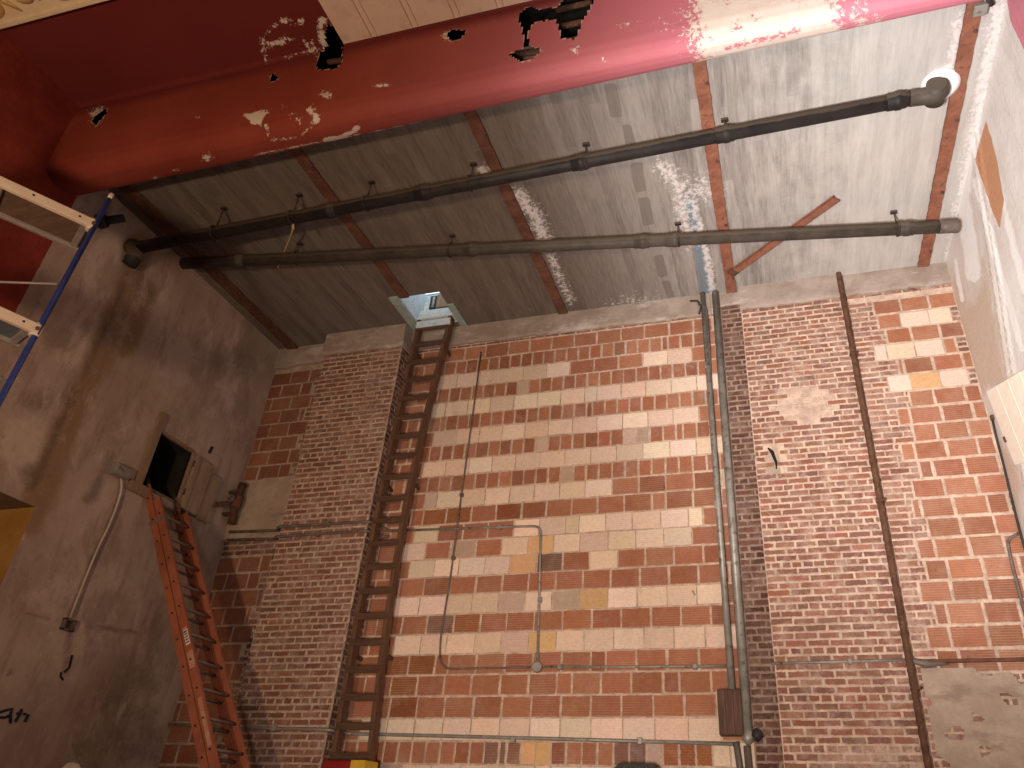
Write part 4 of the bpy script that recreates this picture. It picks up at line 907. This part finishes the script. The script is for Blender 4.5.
# two pipes over the left pilaster at mid height
z1, z2 = 3.125, 3.0
t = conduit([(XL + .08, YB - .06, z1 + .06), (-5.98, YB - .06, z1 + .035), (-5.90, PYF - .035, z1), (-4.64, PYF - .035, z1 - .01), (-4.58, yw, z1 - .02), (-4.45, yw, 3.06)], .018, 'upper dark conduit wrapping across the left brick pilaster', M['conduit_dark'], [(-5.2, PYF - .03, z1 - .005, PYF)])
t = conduit([(XL + .08, YB - .06, z2 + .08), (-5.96, YB - .06, z2 + .05), (-5.90, PYF - .035, z2), (-4.64, PYF - .035, z2), (-4.58, yw, z2), (-4.48, yw, z2 + .0)], .018, 'lower dark conduit wrapping across the left brick pilaster', M['conduit_dark'], [(-5.3, PYF - .03, z2, PYF)])
t = conduit([(-4.45, yw, 3.065), PY(505, 527, yw), PY(541, 526, yw), PY(537.5, 662, yw)], .014, 'grey conduit bending down the striped tile wall into a round box', M['conduit'], [(*PY(500, 527, yw),), (*PY(540, 600, yw),)], rb=.10)
c = PY(537, 667, YB - .03); MB().tube([(c[0], YB + .005, c[2]), (c[0], YB - .055, c[2]), (c[0], YB - .06, c[2])], [.055, .055, .045], 18).build('round_box', M['conduit'], t)
pts = [PY(481, 352, yw), PY(472, 420, yw), PY(462, 490, yw), PY(450, 580, yw), PY(440, 640, yw), PY(440, 669, yw), PY(530, 667.5, yw)]
t = conduit(pts, .010, 'thin brown conduit dropping down the tile wall and turning right at the bottom', M['conduit_dark'], [(*PY(461.5, 495, yw),), (*PY(453, 558, yw),)], rb=.14)
t = conduit([PY(543, 667, yw), PY(620, 667, yw), PY(729, 666, yw)], .013, 'thin conduit running right from the round box to the vertical pipes', M['conduit'], [(*PY(560, 667, yw),), (*PY(695, 666.5, yw),)])
z3 = .86
t = conduit([(XL + .02, YB - .05, .945), (-5.95, YB - .05, .90), (-5.90, PYF - .035, .885), (-4.64, PYF - .035, .86), (-4.56, yw, .85), PY(560, 739, yw), PY(733, 744, yw)], .017, 'long grey pipe running low along the back wall to the wooden box', M['conduit'], [(*PY(513, 740, yw),), (*PY(640, 741, yw),), (-5.3, PYF - .03, .875, PYF)])
# vertical pair
a, b = PY(702.5, 291, YB - .06), PY(732, 692, YB - .06)
t = conduit([a + np.array([0, 0, -.02]), b], .034, 'left, thinner one of the two tall vertical conduits, ending at the wooden box', M['conduit'], [(a[0], YB - .05, 4.9), (a[0] + .01, YB - .05, 3.1)])
MB().tube([a + np.array([0, 0, -.02]), a + np.array([0, .0, .0])], .05, 12).build('top_bushing', M['iron'], t)
a, b = PY(715, 291, YB - .08), PY(748, 738, YB - .08)
t = conduit([a + np.array([0, 0, -.02]), b], .043, 'thicker right one of the two tall vertical conduits, with a capped elbow at its foot', M['conduit'], [(a[0], YB - .06, 4.2), (a[0], YB - .06, 2.4)])
MB().tube([b + np.array([0, 0, .08]), b, b + np.array([.03, .0, -.04])], [.047, .058, .048], 14).build('elbow', M['conduit'], t)
MB().tube([b + np.array([.05, 0, .0]), b + np.array([.11, 0, .05])], .05, 12).build('elbow_cap', M['black'], t)
t = conduit([PY(698, 305, YB - .06), PY(703, 303, YB - .07), PY(706, 310, YB - .06), PY(708.5, 345, YB - .06), PY(710, 376, YB - .06)], .022, 'short ragged grey cable beside the tops of the vertical conduits', M['conduit_dark'], rb=.04)
MB().tube([PY(690, 301, YB - .09), PY(697, 301, YB - .09), PY(701, 306, YB - .09), PY(699, 314, YB - .07)], .012, 8).build('hook', M['cable'], t)
t = conduit([PY(736, 742, yw), PY(741, 775, yw), (-.53, yw, ZF + .02)], .03, 'grey conduit going down to the floor below the wooden box', M['conduit_dark'])
t = conduit([PY(747, 746, yw), (-.44, yw, ZF + .02)], .034, 'brownish pipe going down to the floor below the capped elbow', M['conduit_dark'])
# wooden box
a = PY(720, 689, YB - .15); b = PY(738, 735, YB - .15)
t = thing('wooden_box', (a[0] + .11, YB - .07, b[2]), 'weathered dark wooden box on the wall at the foot of the vertical conduits', 'box')
MB().box((a[0] - .03, YB - .15, b[2]), (a[0] + .19, YB - .005, a[2]), .006).build('body', M['box_wood'], t)
pb = MB()
for k in range(3): pb.box((a[0] - .027 + k * .072, YB - .165, b[2] + .01), (a[0] + .041 + k * .072, YB - .148, a[2] - .01), .004)
pb.build('plank_front', M['box_wood'], t)

# ---- rusty riser at the edge of the right pilaster
a = PY(838.5, 273, YB - .10); b = PY(925, 750, YB - .10)
t = thing('rusty_riser', (a[0], YB - .10, ZF), 'dark rusty vertical pipe at the right edge of the right brick pilaster', 'pipe')
zz_ = np.linspace(ZF, a[2] + .03, 190)
MB().tube([(b[0] + (a[0] - b[0]) * (z - ZF) / (a[2] - ZF), YB - .10, z) for z in zz_], [.031 + .003 * (k % 3 == 0) + random.uniform(-.0015, .0015) for k in range(190)], 14).build('pipe', M['rust_dark'], t)
for z in (1.2, 3.0, 4.8): MB().box((a[0] - .042, YB - .14, z), (a[0] + .042, YB - .005, z + .025), .005).build('strap', M['rust_dark'], t)
# thin conduit over the right pilaster and the torn strip beyond it
t = conduit([PY(771, 663.5, PYR - .03), PY(850, 661.5, PYR - .03), PY(908, 660, PYR - .03)], .013, 'thin grey conduit crossing the right brick pilaster low down', M['conduit'], [(*PY(850, 661.5, PYR - .03), PYR)])
a = PY(912, 660, YB - .05); b = PY(1023, 662, YB - .05)
t = thing('steel_strip', a, 'long torn metal strip along the top of the cement patch at right', 'strip')
MB().box((a[0] + .02, YB - .045, b[2] + .01), (XR - .005, YB + .0, b[2] + .04), .004).build('strip', M['rust'], t)
MB().tube([PY(907, 659, YB - .07), PY(925, 664, YB - .06), PY(948, 664, YB - .05)], [.02, .035, .008], 8).build('torn_end', M['conduit_dark'], t)

# ---- cables on the right
pts = [PX(x, y, XR - .02) for x, y in ((992, 418), (996, 436), (1003, 463), (1010, 492), (1018, 530))]
pts = [np.array([XR - .02, min(p[1], YB - .03), p[2]]) for p in pts] + [np.array([XR - .02, YB - .03, ZF + .02])]
t = thing('wall_cable', pts[0], 'black cable hanging down the corner of the right wall', 'cable'); MB().tube(pts, .012, 8).build('cable', M['cable'], t)
MB().box((XR - .035, pts[0][1] - .02, pts[0][2] - .02), (XR + .0, pts[0][1] + .02, pts[0][2] + .03), .004).build('cable_clip', M['rust_dark'], t)
t = conduit([PY(1019, 533, YB - .03), PY(1007, 540, YB - .03), PY(1012, 565, YB - .03), PY(1024, 610, YB - .03), PY(1034, 650, YB - .03)], .015, 'dark bent conduit hooked onto the red tiles near the right corner', M['conduit_dark'], rb=.06)

# ---- pale timber panel against the right wall
A = PX(986, 391.5, 2.05); B = PX(1024, 369, 2.05); Cc = PX(1015.5, 464.7, 2.19)
u = (B - A) / np.linalg.norm(B - A); v = Cc - A; v = v - u * (v @ u); v /= np.linalg.norm(v); n_ = np.cross(u, v)
if n_[0] < 0: n_ = -n_
t = thing('timber_panel', (A + v * .9), 'pale bare timber board panel propped on the right wall', 'panel')
hgt = abs((Cc - A) @ v)
for k in range(4):
    MB().box((.33 * k, 0, 0), (.33 * (k + 1), hgt, .035), .004, (A, (u, v, n_))).build('board', M['pale_wood'], t)
MB().box((.0, .04, .035), (.06, hgt - .04, .07), .004, (A, (u, v, n_))).box((1.0, .04, .035), (1.08, hgt - .04, .075), .004, (A, (u, v, n_))).build('batten', M['wood_edge'], t)
MB().box((.06, .02, .036), (1.0, .08, .07), .004, (A, (u, v, n_))).build('edge_strip', M['wood_edge'], t)
MB().box((-.01, hgt * .62, -.01), (.04, hgt * .70, .05), .006, (A, (u, v, n_))).build('clip', M['rust'], t)
MB().box((.3, hgt - .06, .034), (.4, hgt + .03, .085), .006, (A, (u, v, n_))).build('wall_bracket', M['rust_dark'], t)

# ---- scaffold tower at left
SX, SY = -1.553, 1.0
R0 = 3.3                              # depth of the visible standard
sx = SX * R0
t = thing('scaffold_tower', (sx, R0, ZF), 'scaffold tower with a blue standard and two decks at the left edge', 'scaffold')
top = PY(112, 194, R0); bot = np.array([sx, R0, ZF])
wt = PY(109, 199, R0)
MB().tube([bot, PY(0, 400, R0), wt], .021, 14).build('standard', M['blue'], t)
MB().tube([wt, top], .018, 12).build('spigot', M['rail'], t)
# deck direction from the photo: the near rail of the upper deck
def deck(pr, x2, dz, mat_under, name_rail, wdt, z_=None):
    A = PY(*pr, R0); Z = A[2]; B = PZ(*x2, Z); d = (B - A) / np.linalg.norm(B - A); d[2] = 0; d /= np.linalg.norm(d); n = np.array([-d[1], d[0], 0.0])
    if n[1] < 0: n = -n
    F = (A, (d, n, np.array([0, 0, 1.0])))
    dk = MB().box((.0, .0, 0), (1.3, wdt, .02), .002, F).build('deck_board', mat_under, t)
    rl = MB().box((-.01, -.04, -.035), (1.3, .0, .045), .004, F).build('near_rail', M['rail'], t)
    for k in (.10, .42, .95): MB().tube([A + d * k + n * -.042 + np.array([0, 0, .01]), A + d * k + n * -.03 + np.array([0, 0, .01])], .010, 8).build('rail_hole', M['black'], rl)
    MB().box((-.01, wdt, -.03), (1.3, wdt + .04, .045), .004, F).build('far_rail', M['rail_grey'], t)
    for k in (.02, .6, 1.1): MB().box((k, .0, -.03), (k + .05, wdt, .0), .004, F).build('cross_member', M['rail_grey'], t)
    return A, d, n
A, d, n = deck((92, 226), (0, 184), 0, M['ply'], 'r', .36)
A2, d2, n2 = deck((36, 331), (0, 315), 0, M['deck_blue'], 'r', .28)
for q in (A, A2):
    MB().tube([q + np.array([0, 0, -.05]), q + np.array([0, 0, .06])], .034, 14).build('clamp', M['rail'], t)
    MB().tube([q + n * -.01, q - n * .06], .014, 8).build('clamp_bolt', M['rust'], t)
a = PY(58, 284, R0); b = PZ(0, 282, a[2])
MB().tube([a, b, a + (b - a) * 2.2], .010, 8).build('ledger', M['rail_grey'], t)
a = PY(8, 384, R0); b = a + d2 * .9 + np.array([0, 0, .35]); MB().tube([a, b], .012, 8).build('brace', M['rail_grey'], t)
for k in (1.75,):   # far standards, outside the frame
    for q in (A + d * k, A + d * k + n * .5, A + n * .5 + d * .0 if False else A + d * k + n * .3):
        pass
q = A + d * 1.27; MB().tube([(q[0], q[1], ZF), (q[0], q[1], A[2] + .3)], .021, 12).build('standard', M['blue'], t)
for q in (bot, np.array([q[0], q[1], ZF])): MB().box((q[0] - .08, q[1] - .08, ZF), (q[0] + .08, q[1] + .08, ZF + .015), .003).build('base_plate', M['rail_grey'], t)

# ---- low things at the bottom edge
a = PY(334, 762, 7.25); b = PY(368, 761, 7.25)
t = thing('red_box', ((a[0] + b[0]) / 2, 7.2, ZF), 'red box with a yellow band standing at the foot of the wooden ladder', 'box')
h = a[2]; MB().box((a[0], 7.05, ZF), (b[0], 7.3, h), .012).build('body', M['red_paint'], t)
yx = PY(351, 762, 7.05)[0]; MB().box((yx, 7.04, ZF), (yx + .15, 7.306, h + .004), .006).build('band', M['yellow'], t)
a = PY(613, 763, 7.3); b = PY(658, 763, 7.3); xm = (a[0] + b[0]) / 2; hw = (b[0] - a[0]) / 2
t = thing('work_light', (xm, 7.35, ZF), 'dark round-cornered lamp housing on a tripod stand in front of the striped tile wall', 'lamp')
prf = [(xm - hw, a[2] - .22), (xm + hw, a[2] - .22), (xm + hw, a[2] - .05), (xm + hw - .05, a[2]), (xm - hw + .05, a[2]), (xm - hw, a[2] - .05)]
MB().prism(prf, 1, 7.30, 7.42).build('housing', M['black'], t)
MB().prism([(xm - hw + .03, a[2] - .19), (xm + hw - .03, a[2] - .19), (xm + hw - .03, a[2] - .06), (xm - hw + .03, a[2] - .06)], 1, 7.285, 7.305).build('lens', M['alu'], t)
gd = MB()
for k in (-.5, 0, .5): gd.tube([(xm + k * hw, 7.28, a[2] - .20), (xm + k * hw, 7.27, a[2] - .10), (xm + k * hw, 7.295, a[2] - .012)], .007, 6)
gd.build('guard', M['alu'], t)
MB().tube([(xm, 7.36, ZF + .25), (xm, 7.36, a[2] - .21)], .016, 10).build('pole', M['conduit_dark'], t)
for k in range(3):
    q = k * 2.094 + .5; MB().tube([(xm, 7.36, ZF + .45), (xm + .35 * math.cos(q), 7.36 + .2 * math.sin(q), ZF + .01)], .012, 8).build('leg', M['conduit_dark'], t)
c = PY(70, 772, 4.9)
t = thing('canvas_bundle', (c[0], c[1], ZF), 'pale wrapped bundle by the left wall at the bottom edge', 'bundle')
hh = PY(70, 764, 4.9)[2]
MB().ball((c[0], c[1], (ZF + hh) / 2), 1, 18, 12, (.15, .15, (hh - ZF) / 2), .06).build('wrap', M['canvas'], t)
MB().tube([(c[0] + .155 * math.cos(q), c[1] + .155 * math.sin(q), (ZF + hh) / 2 + .1) for q in np.linspace(0, 2 * math.pi, 18)], .008, 6).build('cord', M['cable'], t)

# ---- thin rope hanging between the two drain pipes
t = thing('rope', PY(300, 205, 4.95), 'thin brown rope tied over the black drain pipe and hanging to the pipe behind it', 'rope')
pts = [PZ(302, 204, ZC - .01), PY(296, 216, 4.98), PY(292, 232, 5.2), PY(285, 250, 5.5), PY(279, 262, 5.72), PY(278, 268, 5.78)]
MB().tube(pts, .009, 6).build('strand', M['wood_edge'], t)
MB().tube([PY(293, 220, 4.90), PY(293, 229, 4.93)], .014, 6).build('knot', M['wood_edge'], t)
# ---- clamp on the beam by the right wall
a = PZ(981, 9, ZC - .06); t = thing('beam_clamp', a, 'small grey clamp on the ceiling beam by the pink header corner', 'clamp')
MB().box((a[0] - .06, a[1] - .05, ZC - .09), (a[0] + .05, a[1] + .05, ZC - .036), .01).build('jaw', M['conduit'], t)
MB().tube([(a[0] + .03, a[1] - .1, ZC - .07), (a[0] + .08, a[1] - .02, ZC - .06)], .022, 8).build('bolt', M['black'], t)
